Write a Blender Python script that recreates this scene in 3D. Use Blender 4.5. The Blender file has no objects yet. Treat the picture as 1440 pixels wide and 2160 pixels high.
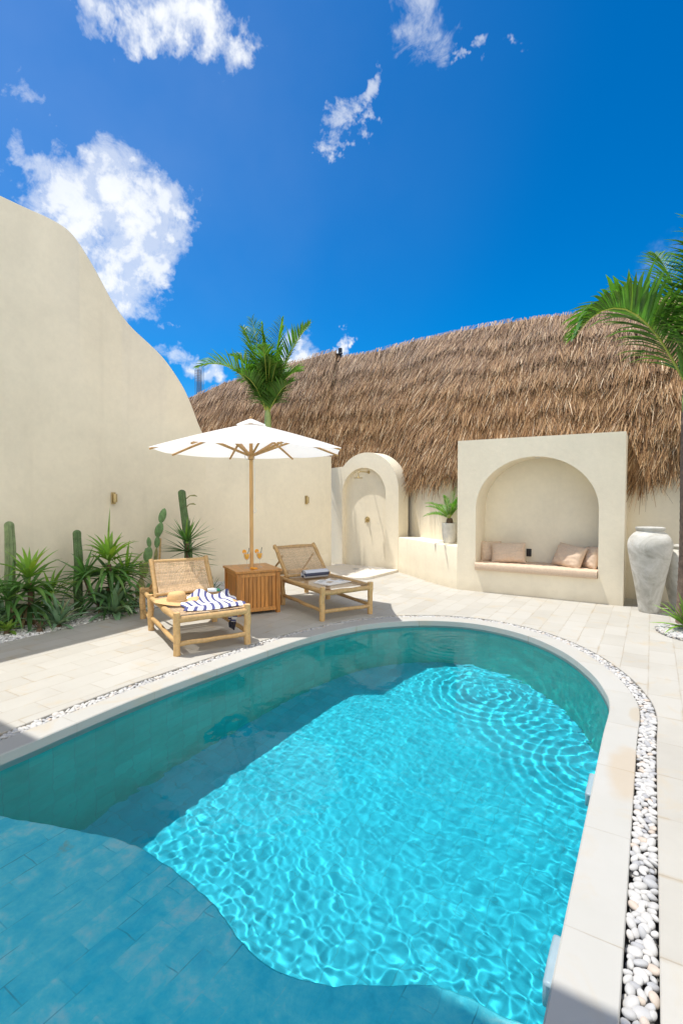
import bpy, math, random
import numpy as np
from math import radians as R, sin, cos, pi
from mathutils import Vector, Matrix, Euler

scn = bpy.context.scene
col = scn.collection
rng = np.random.default_rng(7)
random.seed(7)

# ------------------------------------------------------------------ camera
cam_d = bpy.data.cameras.new('camera'); cam = bpy.data.objects.new('camera', cam_d); col.objects.link(cam)
cam_d.sensor_fit = 'VERTICAL'; cam_d.sensor_height = 36; cam_d.lens = 17.683
cam_d.clip_start = 0.05; cam_d.clip_end = 3000
cam.location = (0, 0, 1.5)
cam.rotation_euler = (R(90 - 1.89), 0, R(31.7))
scn.camera = cam

# ------------------------------------------------------------------ light
SUN_TO = Vector((-.34, -.115, 1)).normalized()
sun_d = bpy.data.lights.new('sun', 'SUN'); sun_d.energy = 3.3; sun_d.angle = R(.53); sun_d.color = (1, .965, .91)
sun = bpy.data.objects.new('sun', sun_d); col.objects.link(sun)
sun.rotation_euler = SUN_TO.to_track_quat('Z', 'Y').to_euler(); sun.location = SUN_TO * 40
sun_d.cycles.is_caustics_light = True
scn.view_settings.view_transform = 'Standard'; scn.view_settings.look = 'None'
scn.view_settings.exposure = 0.68; scn.view_settings.gamma = 1
scn.cycles.max_bounces = 12; scn.cycles.transparent_max_bounces = 12
scn.cycles.diffuse_bounces = 5
scn.cycles.sample_clamp_indirect = 6
scn.cycles.use_denoising = True

def ray_dir(x, y):                       # a direction in the photograph's own frame -> a direction in the sky
    f = 1061.; yw = R(31.7); pt = R(-1.89)
    fw = Vector((-sin(yw) * cos(pt), cos(yw) * cos(pt), sin(pt))); rt = Vector((cos(yw), sin(yw), 0)); up = rt.cross(fw)
    return (fw + rt * ((x - 720) / f) + up * ((1080 - y) / f)).normalized()

# node helper
class NT:
    def __init__(s, tree): s.t = tree; s.n = tree.nodes; s.l = tree.links
    def __call__(s, typ, ins=None, **kw):
        n = s.n.new(typ)
        for k, v in kw.items(): setattr(n, k, v)
        for k, v in (ins or {}).items():
            i = n.inputs[k]
            if hasattr(v, 'bl_rna') and isinstance(v, bpy.types.NodeSocket): s.l.new(v, i)
            else: i.default_value = v
        return n
    def math(s, op, a, b=0., c=0., clamp=False):
        n = s.n.new('ShaderNodeMath'); n.operation = op; n.use_clamp = clamp
        for i, v in enumerate((a, b, c)):
            if isinstance(v, bpy.types.NodeSocket): s.l.new(v, n.inputs[i])
            else: n.inputs[i].default_value = v
        return n.outputs[0]
    def mix(s, fac, a, b, blend='MIX'):
        n = s.n.new('ShaderNodeMix'); n.data_type = 'RGBA'; n.blend_type = blend
        for i, v in ((0, fac), (6, a), (7, b)):
            if isinstance(v, bpy.types.NodeSocket): s.l.new(v, n.inputs[i])
            else: n.inputs[i].default_value = v if i == 0 or len(v) == 4 else (*v, 1)
        return n.outputs[2]
    def ramp(s, fac, stops, interp='LINEAR'):
        n = s.n.new('ShaderNodeValToRGB'); n.color_ramp.interpolation = interp
        e = n.color_ramp.elements
        while len(e) < len(stops): e.new(.5)
        for k, (p, c) in enumerate(stops):
            e[k].position = p; e[k].color = c if len(c) == 4 else (*c, 1)
        s.l.new(fac, n.inputs[0]); return n.outputs[0]
    def maprange(s, v, a, b, c=0., d=1., smooth=False):
        n = s.n.new('ShaderNodeMapRange'); n.interpolation_type = 'SMOOTHSTEP' if smooth else 'LINEAR'
        s.l.new(v, n.inputs[0])
        for i, q in ((1, a), (2, b), (3, c), (4, d)): n.inputs[i].default_value = q
        return n.outputs[0]

# ------------------------------------------------------------------ world: sky with clouds
world = bpy.data.worlds.new('World'); scn.world = world; world.use_nodes = True
w = NT(world.node_tree); w.n.clear()
sky = w('ShaderNodeTexSky'); sky.sky_type = 'NISHITA'; sky.sun_disc = False
sky.sun_elevation = math.asin(SUN_TO.z); sky.sun_rotation = math.atan2(SUN_TO.x, SUN_TO.y)
sky.air_density = 1.0; sky.dust_density = 0.3; sky.ozone_density = 4.0; sky.altitude = 100
hs = w('ShaderNodeHueSaturation', {'Hue': .503, 'Saturation': 1.6, 'Value': .80, 'Color': sky.outputs[0]})
tc = w('ShaderNodeTexCoord')
D = tc.outputs['Generated']
# clouds: each a handful of puffs (direction, angular radius), their outline torn by noise
PUFFS = [  # photo px x, y, radius px, strength
 (325,25,100,1),(250,5,70,.85),(415,55,82,.95),(390,110,50,.9),(450,35,45,.85),(325,80,58,.85),(180,20,50,.5),
 (110,400,85,1),(60,390,50,.9),(190,370,75,1),(250,420,95,1),(330,430,70,1),(360,480,55,1),(270,500,100,1),(200,480,90,1),(290,580,75,1),(300,640,45,.8),(230,600,60,1),(150,430,70,1),(380,500,30,.6),(170,310,30,.6),
 (768,222,38,.85),(795,198,32,.85),(745,262,34,.85),(728,298,28,.8),(808,182,22,.65),
 (40,190,55,.5),(90,205,40,.45),(10,170,40,.4),
 (1015,75,36,.80),(985,25,34,.72),(870,25,90,.62),(930,60,50,.5),(940,125,18,.5),
 (640,770,42,1.1),(620,790,30,1.1),(720,750,20,1.1),(735,760,16,1),(410,780,34,.85),(440,790,30,.8),(360,690,22,.5),(370,745,20,.5),(680,790,40,1.1),(345,640,30,.45),
 (1390,575,60,.28),
]
wq = w('ShaderNodeTexNoise', {'Vector': D, 'Scale': 11., 'Detail': 5., 'Roughness': .6})
wq = w('ShaderNodeVectorMath', {0: wq.outputs['Color'], 1: (.5, .5, .5)}, operation='SUBTRACT').outputs[0]
Dq = w('ShaderNodeVectorMath', {0: D, 1: w('ShaderNodeVectorMath', {0: wq, 'Scale': .20}, operation='SCALE').outputs[0]}, operation='ADD').outputs[0]
den = None
for (x, y, r, s) in PUFFS:
    d = ray_dir(x, y)
    off = math.hypot((x - 720) / 1061, (y - 1045) / 1061)
    ang = r / 1061 / (1 + off * off) ** .75
    sc = 1.0 / ang
    dn = w('ShaderNodeVectorMath', operation='DISTANCE'); w.l.new(Dq, dn.inputs[0]); dn.inputs[1].default_value = d
    v = w.maprange(dn.outputs['Value'], 0, ang * 1.85, s * .92, 0., True)
    den = v if den is None else w.math('SMOOTH_MAX', den, v, .12)
wv = w('ShaderNodeTexNoise', {'Vector': D, 'Scale': 6., 'Detail': 3.})
Dw = w('ShaderNodeVectorMath', {0: D, 1: w('ShaderNodeVectorMath', {0: wv.outputs['Color'], 'Scale': .10}, operation='SCALE').outputs[0]}, operation='ADD').outputs[0]
n1 = w('ShaderNodeTexNoise', {'Vector': Dw, 'Scale': 8., 'Detail': 12., 'Roughness': .6})
n2 = w('ShaderNodeTexNoise', {'Vector': Dw, 'Scale': 22., 'Detail': 9., 'Roughness': .68})
nn = w.math('ADD', w.math('MULTIPLY', w.math('SUBTRACT', n1.outputs[0], .5), 1.7), w.math('MULTIPLY', w.math('SUBTRACT', n2.outputs[0], .5), 1.1))
dens = w.math('ADD', den, w.math('MULTIPLY', nn, w.maprange(den, .08, .35)))
core = w.maprange(dens, .30, 1.0, 0, 1, True)
n5 = w('ShaderNodeTexNoise', {'Vector': Dw, 'Scale': 14., 'Detail': 10., 'Roughness': .72, 'Distortion': .6})
wisp = w.math('MULTIPLY', w.maprange(w.math('ADD', den, w.math('MULTIPLY', w.math('SUBTRACT', n5.outputs[0], .5), 1.6)), .05, .8, 0, .6, True), w.maprange(den, .10, .38, 0, 1, True))
alpha = w.math('MAXIMUM', core, wisp)
# thin veil of haze on the sun's side
vn = w('ShaderNodeTexNoise', {'Vector': D, 'Scale': 2.2, 'Detail': 5., 'Roughness': .55})
vd = w('ShaderNodeVectorMath', operation='DISTANCE'); w.l.new(D, vd.inputs[0]); vd.inputs[1].default_value = ray_dir(60, 60)
veil = w.math('MULTIPLY', w.maprange(vd.outputs['Value'], 0., .8, .11, 0., True), w.maprange(vn.outputs[0], .3, .75, .2, 1.))
alpha = w.math('MAXIMUM', w.math('MULTIPLY', alpha, .97), veil)
# unseen bright clouds behind the camera, added to fill the shaded walls
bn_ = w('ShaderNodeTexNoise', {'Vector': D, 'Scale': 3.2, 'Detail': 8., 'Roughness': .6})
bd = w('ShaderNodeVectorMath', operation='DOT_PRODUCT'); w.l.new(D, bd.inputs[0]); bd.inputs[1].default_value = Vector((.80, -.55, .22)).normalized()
cloud_fill = w.math('ADD', w.maprange(bd.outputs['Value'], .1, .75, 0., .75, True), w.math('MULTIPLY', w.math('SUBTRACT', bn_.outputs[0], .5), 1.6))
cloud_fill = w.math('MULTIPLY', w.maprange(cloud_fill, .28, .62, 0, 1, True), w.maprange(bd.outputs['Value'], .1, .35, 0, 1, True))
n3 = w('ShaderNodeTexNoise', {'Vector': D, 'Scale': 7., 'Detail': 5., 'Roughness': .6})
shade = w.math('MULTIPLY', w.maprange(dens, .75, 1.25, 0, 1, True), w.maprange(n3.outputs[0], .38, .58))
ccol = w.mix(shade, (5.3, 5.45, 5.6), (4.0, 4.5, 5.1))
skyc = w.mix(alpha, hs.outputs[0], ccol); skyc = w.mix(cloud_fill, skyc, (8.0, 8.0, 7.9))
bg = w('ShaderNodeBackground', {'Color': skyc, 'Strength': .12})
wo = w('ShaderNodeOutputWorld', {'Surface': bg.outputs[0]})

# ------------------------------------------------------------------ mesh helpers
class MB:
    def __init__(s): s.v = []; s.f = []; s.nv = 0; s.uv = None
    def add(s, verts, faces):
        verts = np.asarray(verts, float).reshape(-1, 3)
        o = s.nv; s.v.append(verts); s.nv += len(verts)
        s.f.extend([tuple(i + o for i in f) for f in faces]); return s
    def grid(s, P, closed_u=False, closed_v=False):       # P[nu][nv][3]
        P = np.asarray(P, float); nu, nv = P.shape[:2]; o = s.nv
        s.v.append(P.reshape(-1, 3)); s.nv += nu * nv
        for i in range(nu if closed_u else nu - 1):
            a = i * nv; b = ((i + 1) % nu) * nv
            for j in range(nv if closed_v else nv - 1):
                k = (j + 1) % nv
                s.f.append((o + a + j, o + b + j, o + b + k, o + a + k))
        return s
    def tube(s, pts, rad, seg=10, caps=True, flat=1.0):
        pts = [Vector(p) for p in pts]; n = len(pts)
        if not hasattr(rad, '__len__'): rad = [rad] * n
        up = Vector((0, 0, 1)); rings = []
        t0 = (pts[1] - pts[0]).normalized()
        a = t0.cross(up) if abs(t0.dot(up)) < .95 else t0.cross(Vector((1, 0, 0)))
        a.normalize()
        for i in range(n):
            t = (pts[min(i + 1, n - 1)] - pts[max(i - 1, 0)]).normalized()
            a = (a - t * a.dot(t)).normalized(); b = t.cross(a)
            rings.append([pts[i] + (a * cos(2 * pi * k / seg) + b * sin(2 * pi * k / seg) * flat) * rad[i] for k in range(seg)])
        o = s.nv; s.grid(np.array([[tuple(q) for q in r] for r in rings]), closed_v=True)
        if caps:
            s.f.append(tuple(o + k for k in range(seg))); s.f.append(tuple(o + (n - 1) * seg + k for k in reversed(range(seg))))
        return s
    def lathe(s, prof, seg=32, c=(0, 0, 0), caps=True):
        P = [[(c[0] + r * cos(2 * pi * k / seg), c[1] + r * sin(2 * pi * k / seg), c[2] + z) for k in range(seg)] for r, z in prof]
        o = s.nv; s.grid(P, closed_v=True)
        if caps:
            if prof[0][0] > 1e-4: s.f.append(tuple(o + k for k in reversed(range(seg))))
            m = (len(prof) - 1) * seg
            if prof[-1][0] > 1e-4: s.f.append(tuple(o + m + k for k in range(seg)))
        return s
    def box(s, c, size, rz=0, M=None):
        x, y, z = (q / 2 for q in size); pts = []
        for dz in (-z, z):
            for dx, dy in ((-x, -y), (x, -y), (x, y), (-x, y)): pts.append(Vector((dx, dy, dz)))
        m = M if M is not None else Matrix.Translation(Vector(c)) @ Matrix.Rotation(rz, 4, 'Z')
        return s.add([tuple(m @ p) for p in pts], [(3, 2, 1, 0), (4, 5, 6, 7), (0, 1, 5, 4), (1, 2, 6, 5), (2, 3, 7, 6), (3, 0, 4, 7)])
    def prism(s, poly, z0, z1):
        n = len(poly); o = s.nv
        s.add([(x, y, z0) for x, y in poly] + [(x, y, z1) for x, y in poly], [])
        s.f.append(tuple(o + k for k in reversed(range(n)))); s.f.append(tuple(o + n + k for k in range(n)))
        for k in range(n): s.f.append((o + k, o + (k + 1) % n, o + n + (k + 1) % n, o + n + k))
        return s
    def leaf(s, base, d, length, width, droop=.3, fold=.25, seg=5, roll=None, tip=.02, basew=.5):
        """a blade that starts along d and bends down; folded along its midrib"""
        d = Vector(d).normalized(); p = Vector(base); g = Vector((0, 0, -1))
        side = d.cross(Vector((0, 0, 1)))
        if side.length < .05: side = Vector((random.uniform(-1, 1), random.uniform(-1, 1), 0))
        side.normalize()
        if roll: side = Matrix.Rotation(roll, 3, d) @ side
        P = []
        for i in range(seg + 1):
            t = i / seg
            wd = width * (basew + (1 - basew) * min(1, t / .35)) * (1 - max(0, (t - .35) / .65) ** 1.6 * (1 - tip)) * .5
            nrm = side.cross(d).normalized()
            P.append([tuple(p - side * wd + nrm * wd * fold * 2), tuple(p), tuple(p + side * wd + nrm * wd * fold * 2)])
            d = (d + g * (droop / seg) * (.4 + 1.2 * t)).normalized()
            side = (side - d * side.dot(d)).normalized()
            p = p + d * (length / seg)
        return s.grid(P)
    def build(s, name, mat=None, parent=None, smooth=True, loc=None, bevel=0, auto=40, shift=None):
        me = bpy.data.meshes.new(name)
        V = np.concatenate(s.v) if s.v else np.zeros((0, 3))
        if shift is not None: V = V - np.array(shift)
        me.from_pydata([tuple(v) for v in V.tolist()], [], s.f)
        if mat is not None: me.materials.append(mat)
        if smooth:
            me.polygons.foreach_set('use_smooth', np.ones(len(me.polygons), bool))
        me.update()
        if smooth and auto: me.set_sharp_from_angle(angle=R(auto))
        o = bpy.data.objects.new(name, me); col.objects.link(o)
        if parent is not None: o.parent = parent
        if shift is not None: o.location = shift
        if loc is not None: o.location = loc
        if bevel:
            b = o.modifiers.new('bevel', 'BEVEL'); b.width = bevel; b.segments = 2; b.limit_method = 'ANGLE'; b.angle_limit = R(45)
        return o

def tag(o, label, cat, group=None):
    o['label'] = label; o['category'] = cat
    if group: o['group'] = group
    return o
def struct(o): o['kind'] = 'structure'; return o
def stuff(o, label=None):
    o['kind'] = 'stuff'
    if label: o['label'] = label
    return o
def thing(name, label, cat, loc=(0, 0, 0), rz=0, group=None):
    o = bpy.data.objects.new(name, None); col.objects.link(o); o.empty_display_size = .2
    o.location = loc; o.rotation_euler = (0, 0, rz)
    return tag(o, label, cat, group)
def copy_tree(o, parent=None):
    c = o.copy(); col.objects.link(c)
    if parent is not None: c.parent = parent; c.matrix_parent_inverse = o.matrix_parent_inverse.copy()
    for ch in [q for q in bpy.data.objects if q.parent == o]: copy_tree(ch, c)
    return c
def spline(pts, n, closed=False):
    """Catmull-Rom, resampled to n points of equal arc length"""
    P = np.array(pts, float); m = len(P); out = []
    for i in range(m if closed else m - 1):
        if closed: a, b, c, d = P[(i - 1) % m], P[i], P[(i + 1) % m], P[(i + 2) % m]
        else: a, b, c, d = P[max(i - 1, 0)], P[i], P[i + 1], P[min(i + 2, m - 1)]
        for t in np.linspace(0, 1, 24, endpoint=False):
            out.append(.5 * (2 * b + (c - a) * t + (2 * a - 5 * b + 4 * c - d) * t * t + (3 * b - a - 3 * c + d) * t ** 3))
    out.append(P[0] if closed else P[-1]); out = np.array(out)
    L = np.r_[0, np.cumsum(np.linalg.norm(np.diff(out, axis=0), axis=1))]
    s = np.linspace(0, L[-1], n, endpoint=not closed)
    return np.stack([np.interp(s, L, out[:, k]) for k in range(out.shape[1])], 1)

# ------------------------------------------------------------------ materials
def material(name):
    m = bpy.data.materials.new(name); m.use_nodes = True
    t = NT(m.node_tree); t.n.clear()
    p = t('ShaderNodeBsdfPrincipled'); o = t('ShaderNodeOutputMaterial', {'Surface': p.outputs[0]})
    t.out = o
    return m, t, p
def coords(t, kind='Object'): return t('ShaderNodeTexCoord').outputs[kind]
def simple(name, c, rough=.6, var=.15, scale=8., bump=.0, bscale=60., metallic=0., rnd=0., spec=.5):
    """a colour with cloudy variation, optionally different per loose piece"""
    m, t, p = material(name); v = coords(t)
    n = t('ShaderNodeTexNoise', {'Vector': v, 'Scale': scale, 'Detail': 5., 'Roughness': .6})
    f = t.maprange(n.outputs[0], .3, .7)
    a = tuple(q * (1 - var) for q in c); b = tuple(min(1, q * (1 + var)) for q in c)
    c_ = t.mix(f, a, b)
    if rnd:
        g = t('ShaderNodeNewGeometry'); k = t.maprange(g.outputs['Random Per Island'], 0, 1, 1 - rnd, 1 + rnd)
        c_ = t.mix(1., c_, t('ShaderNodeCombineColor', {0: k, 1: k, 2: k}).outputs[0], 'MULTIPLY')
    t.l.new(c_, p.inputs['Base Color']); p.inputs['Roughness'].default_value = rough; p.inputs['Metallic'].default_value = metallic
    p.inputs['Specular IOR Level'].default_value = spec
    if bump:
        b_ = t('ShaderNodeTexNoise', {'Vector': v, 'Scale': bscale, 'Detail': 4.})
        t.l.new(t('ShaderNodeBump', {'Strength': bump, 'Distance': .01, 'Height': b_.outputs[0]}).outputs[0], p.inputs['Normal'])
    return m
M = {}
def plaster(name, c):
    m, t, p = material(name); v = coords(t)
    n = t('ShaderNodeTexNoise', {'Vector': v, 'Scale': 1.1, 'Detail': 6., 'Roughness': .6, 'Distortion': .5})
    n2 = t('ShaderNodeTexNoise', {'Vector': v, 'Scale': 14., 'Detail': 5., 'Roughness': .6})
    f = t.math('ADD', t.math('MULTIPLY', n.outputs[0], .7), t.math('MULTIPLY', n2.outputs[0], .3))
    t.l.new(t.mix(t.maprange(f, .35, .65), tuple(q * .93 for q in c), tuple(min(.95, q * 1.06) for q in c)), p.inputs['Base Color'])
    p.inputs['Roughness'].default_value = .85; p.inputs['Specular IOR Level'].default_value = .25
    base = p.inputs['Base Color'].links[0].from_socket
    st = t('ShaderNodeTexNoise', {'Vector': t('ShaderNodeMapping', {'Vector': v, 'Scale': (5., 5., .35)}).outputs[0], 'Scale': 1., 'Detail': 6., 'Roughness': .6})
    base = t.mix(t.maprange(st.outputs[0], .56, .8, 0, .16), base, (.50, .43, .32))
    wz = t('ShaderNodeSeparateXYZ', {0: t('ShaderNodeNewGeometry').outputs['Position']}).outputs[2]
    sp_ = t('ShaderNodeTexNoise', {'Vector': v, 'Scale': 7., 'Detail': 7., 'Roughness': .7})
    base = t.mix(t.maprange(t.math('SUBTRACT', t.math('MULTIPLY', sp_.outputs[0], .34), wz), .02, .17, 0, .28), base, (.40, .33, .23))
    t.l.new(base, p.inputs['Base Color'])
    b = t('ShaderNodeTexNoise', {'Vector': v, 'Scale': 35., 'Detail': 6., 'Roughness': .65})
    h = t.math('ADD', t.math('MULTIPLY', b.outputs[0], .35), n2.outputs[0])
    t.l.new(t('ShaderNodeBump', {'Strength': .25, 'Distance': .01, 'Height': h}).outputs[0], p.inputs['Normal'])
    return m
M['plaster'] = plaster('cream_plaster', (.81, .728, .565))

def stone(name, bw, rh, cols, mortar=(.33, .29, .23), msize=.004, swap=True, rough=.7, stains=1.):
    m, t, p = material(name); v = coords(t)
    mp = t('ShaderNodeMapping', {'Vector': v, 'Rotation': (0, 0, R(90) if swap else 0)})
    wob = t('ShaderNodeTexNoise', {'Vector': v, 'Scale': 3., 'Detail': 3.})
    vv = t('ShaderNodeVectorMath', {0: mp.outputs[0], 1: t('ShaderNodeVectorMath', {0: wob.outputs['Color'], 'Scale': .012}, operation='SCALE').outputs[0]}, operation='ADD')
    br = t('ShaderNodeTexBrick', {'Vector': vv.outputs[0], 'Color1': (0, 0, 0, 1), 'Color2': (1, 1, 1, 1), 'Mortar': (.5, .5, .5, 1), 'Scale': 1., 'Mortar Size': msize, 'Mortar Smooth': .3, 'Bias': 0., 'Brick Width': bw, 'Row Height': rh})
    n = t('ShaderNodeTexNoise', {'Vector': v, 'Scale': 1.6, 'Detail': 8., 'Roughness': .65})
    n2 = t('ShaderNodeTexNoise', {'Vector': v, 'Scale': 9., 'Detail': 6., 'Roughness': .7, 'Distortion': .8})
    f = t.math('ADD', t.math('MULTIPLY', br.outputs['Color'], .28), t.math('MULTIPLY', n.outputs[0], .72))
    c = t.ramp(f, [(.2, cols[0]), (.5, cols[1]), (.8, cols[2])])
    n3 = t('ShaderNodeTexNoise', {'Vector': v, 'Scale': 2.6, 'Detail': 7., 'Roughness': .6, 'Distortion': 1.2})
    c = t.mix(t.math('MULTIPLY', t.maprange(n3.outputs[0], .56, .74), .6 * stains), c, (.46, .36, .22))
    c = t.mix(t.math('MULTIPLY', t.maprange(n2.outputs[0], .58, .8), .35 * stains), c, (.42, .38, .31))
    halo = t('ShaderNodeTexBrick', {'Vector': vv.outputs[0], 'Color1': (0, 0, 0, 1), 'Color2': (1, 1, 1, 1), 'Mortar': (.5, .5, .5, 1), 'Scale': 1., 'Mortar Size': .022, 'Mortar Smooth': 1., 'Bias': 0., 'Brick Width': bw, 'Row Height': rh})
    n5 = t('ShaderNodeTexNoise', {'Vector': v, 'Scale': 3.4, 'Detail': 6., 'Roughness': .65})
    c = t.mix(t.math('MULTIPLY', halo.outputs['Fac'], t.maprange(n5.outputs[0], .52, .68, 0., .75 * stains)), c, (.36, .28, .17))
    n4 = t('ShaderNodeTexNoise', {'Vector': v, 'Scale': 4., 'Detail': 4.})
    mort = t.math('MULTIPLY', br.outputs['Fac'], t.maprange(n4.outputs[0], .4, .6, .25, .9))
    c = t.mix(mort, c, mortar)
    t.l.new(c, p.inputs['Base Color']); p.inputs['Roughness'].default_value = rough; p.inputs['Specular IOR Level'].default_value = .3
    hgt = t.math('SUBTRACT', t.math('MULTIPLY', n2.outputs[0], .25), t.math('MULTIPLY', br.outputs['Fac'], .8))
    t.l.new(t('ShaderNodeBump', {'Strength': .35, 'Distance': .006, 'Height': hgt}).outputs[0], p.inputs['Normal'])
    return m
M['deck'] = stone('limestone_paving', .42, .21, [(.37, .347, .300), (.425, .404, .355), (.465, .446, .402)])
M['coping'] = stone('coping_stone', .62, 5., [(.38, .367, .332), (.42, .408, .37), (.455, .443, .41)], stains=.7, msize=.003)
def ledge_mat():
    m, t, p = material('mottled_ledge_stone'); v = coords(t)
    mp = t('ShaderNodeMapping', {'Vector': v, 'Rotation': (0, 0, R(90))})
    br = t('ShaderNodeTexBrick', {'Vector': mp.outputs[0], 'Color1': (0, 0, 0, 1), 'Color2': (1, 1, 1, 1), 'Mortar': (.5, .5, .5, 1), 'Scale': 1., 'Mortar Size': .003, 'Mortar Smooth': .4, 'Bias': 0., 'Brick Width': .24, 'Row Height': .12})
    n = t('ShaderNodeTexNoise', {'Vector': v, 'Scale': 4.5, 'Detail': 9., 'Roughness': .66, 'Distortion': .5})
    n2 = t('ShaderNodeTexNoise', {'Vector': v, 'Scale': 22., 'Detail': 7., 'Roughness': .7})
    f = t.math('ADD', t.math('MULTIPLY', br.outputs['Color'], .10), t.math('ADD', t.math('MULTIPLY', n.outputs[0], .62), t.math('MULTIPLY', n2.outputs[0], .28)))
    c = t.ramp(f, [(.30, (.02, .50, .66)), (.42, (.04, .64, .78)), (.52, (.12, .74, .82)), (.62, (.40, .78, .80)), (.8, (.58, .84, .84))])
    n3 = t('ShaderNodeTexNoise', {'Vector': v, 'Scale': 3.3, 'Detail': 5., 'Roughness': .6})
    c = t.mix(t.math('MULTIPLY', t.maprange(n3.outputs[0], .68, .74), .6), c, (.42, .34, .18))
    n4 = t('ShaderNodeTexNoise', {'Vector': v, 'Scale': 5., 'Detail': 5.})
    c = t.mix(t.math('MULTIPLY', br.outputs['Fac'], t.maprange(n4.outputs[0], .50, .64, .04, .6)), c, (.02, .22, .30))
    t.l.new(c, p.inputs['Base Color']); p.inputs['Roughness'].default_value = .7
    t.l.new(t('ShaderNodeBump', {'Strength': .4, 'Distance': .006, 'Height': n2.outputs[0]}).outputs[0], p.inputs['Normal'])
    return m
M['shelf'] = ledge_mat()
def coping_stain(m, c, rx, ry, colr):
    # the tan water stain on the coping by the right side of the pool
    t = NT(m.node_tree); p = next(n for n in t.n if n.type == 'BSDF_PRINCIPLED'); src = p.inputs['Base Color'].links[0].from_socket
    d = t('ShaderNodeVectorMath', {0: t('ShaderNodeMapping', {'Vector': coords(t), 'Location': (-c[0] / rx, -c[1] / ry, 0), 'Scale': (1 / rx, 1 / ry, 0)}).outputs[0]}, operation='LENGTH').outputs['Value']
    n = t('ShaderNodeTexNoise', {'Vector': coords(t), 'Scale': 9., 'Detail': 5.})
    k = t.maprange(t.math('ADD', d, t.math('MULTIPLY', n.outputs[0], .5)), .85, 1.35, .42, 0., True)
    t.l.new(t.mix(k, src, colr), p.inputs['Base Color'])
coping_stain(M['coping'], (-.09, 3.10), .11, .34, (.42, .30, .165))
coping_stain(M['coping'], (-.07, 3.95), .05, .16, (.40, .31, .19))
def pool_tile(name, stops):
    m, t, p = material(name); v = coords(t)
    br = t('ShaderNodeTexBrick', {'Vector': t('ShaderNodeMapping', {'Vector': coords(t, 'UV')}).outputs[0], 'Color1': (0, 0, 0, 1), 'Color2': (1, 1, 1, 1), 'Mortar': (.4, .4, .4, 1), 'Scale': 1., 'Mortar Size': .003, 'Mortar Smooth': .2, 'Bias': 0., 'Brick Width': .15, 'Row Height': .15})
    br.offset = 0.
    n = t('ShaderNodeTexNoise', {'Vector': v, 'Scale': 2.5, 'Detail': 7., 'Roughness': .65})
    n2 = t('ShaderNodeTexNoise', {'Vector': v, 'Scale': 12., 'Detail': 5., 'Roughness': .6})
    f = t.math('ADD', t.math('MULTIPLY', br.outputs['Color'], .17), t.math('ADD', t.math('MULTIPLY', n.outputs[0], .53), t.math('MULTIPLY', n2.outputs[0], .30)))
    c = t.ramp(f, stops)
    t.l.new(t.mix(t.math('MULTIPLY', br.outputs['Fac'], .3), c, (.02, .24, .26)), p.inputs['Base Color'])
    p.inputs['Roughness'].default_value = .6
    return m
M['tile'] = pool_tile('water_tinted_pool_stone', [(.2, (.002, .32, .44)), (.45, (.004, .45, .58)), (.62, (.008, .52, .66)), (.85, (.05, .64, .74))])  # floor copy of the pool stone, the water's depth tint put into its colour
M['tile_wall'] = pool_tile('shade_tinted_wall_stone', [(.2, (.002, .36, .30)), (.45, (.004, .50, .43)), (.62, (.006, .58, .50)), (.85, (.03, .64, .54))])  # same stone as the floor, its look in shade put into the colour

def water_mat():
    m, t, p = material('pool_water'); t.n.remove(p)
    rf = t('ShaderNodeBsdfRefraction', {'Color': (.93, .99, 1., 1), 'Roughness': 0., 'IOR': 1.333}); gl_ = t('ShaderNodeBsdfGlossy', {'Roughness': 0., 'Color': (.9, .95, 1, 1)})
    fr = t('ShaderNodeFresnel', {'IOR': 1.333})           # photographed through a polariser: about half the mirror strength
    t.l.new(t('ShaderNodeMixShader', {0: t.math('MULTIPLY', fr.outputs[0], .5), 1: rf.outputs[0], 2: gl_.outputs[0]}).outputs[0], t.out.inputs[0])
    return m
M['water'] = water_mat()

# ------------------------------------------------------------------ pool, coping, pebble strip, deck
POOL = [(-.24, -2.0), (-.24, 1.5), (-.24, 2.7), (-.24, 3.5), (-.235, 4.0), (-.29, 4.32), (-.44, 4.74), (-.74, 5.24), (-1.19, 5.64), (-1.74, 5.80),
        (-2.27, 5.64), (-2.70, 5.25), (-2.92, 4.84), (-3.06, 4.35), (-3.13, 3.87), (-3.19, 3.07), (-3.22, 2.39), (-3.20, 1.81), (-3.18, 1.35), (-3.18, 0), (-3.18, -2.0),
        (-2.9, -2.5), (-1.7, -2.7), (-.6, -2.5)]
NP = 360
pool = spline(POOL, NP, True)
def offset(P, d):
    T = np.roll(P, -1, 0) - np.roll(P, 1, 0); T /= np.linalg.norm(T, axis=1)[:, None]
    return P + np.stack([T[:, 1], -T[:, 0]], 1) * d      # outline runs counter-clockwise: this points outward
# widths measured in the photo: the left side's coping is a little wider than the right's
cop = offset(pool, .185); peb_o = offset(pool, .285); trench_in = offset(pool, .187); trench_out = offset(pool, .283)
def ring(mb, A, za, B, zb):
    P = np.stack([np.c_[A, np.full(len(A), za)], np.c_[B, np.full(len(B), zb)]], 0)
    return mb.grid(P, closed_v=True)
WZ = -.062; FZ = -1.4
b = MB(); ins = offset(pool, .012)
ring(b, ins, -.14, pool, -.14); ring(b, pool, -.14, pool, -.006); ring(b, pool, -.006, offset(pool, .006), 0.)
ring(b, offset(pool, .006), 0., offset(pool, .181), 0.); ring(b, offset(pool, .181), 0., cop, -.005); ring(b, cop, -.005, cop, -.09)
coping = struct(b.build('pool_coping', M['coping'], auto=35))
b = MB(); ring(b, cop, -.065, peb_o, -.065)
M['trench'] = simple('wet_soil', (.13, .125, .115), .9, .3, 30)
struct(b.build('drain_bed', M['trench']))
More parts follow.
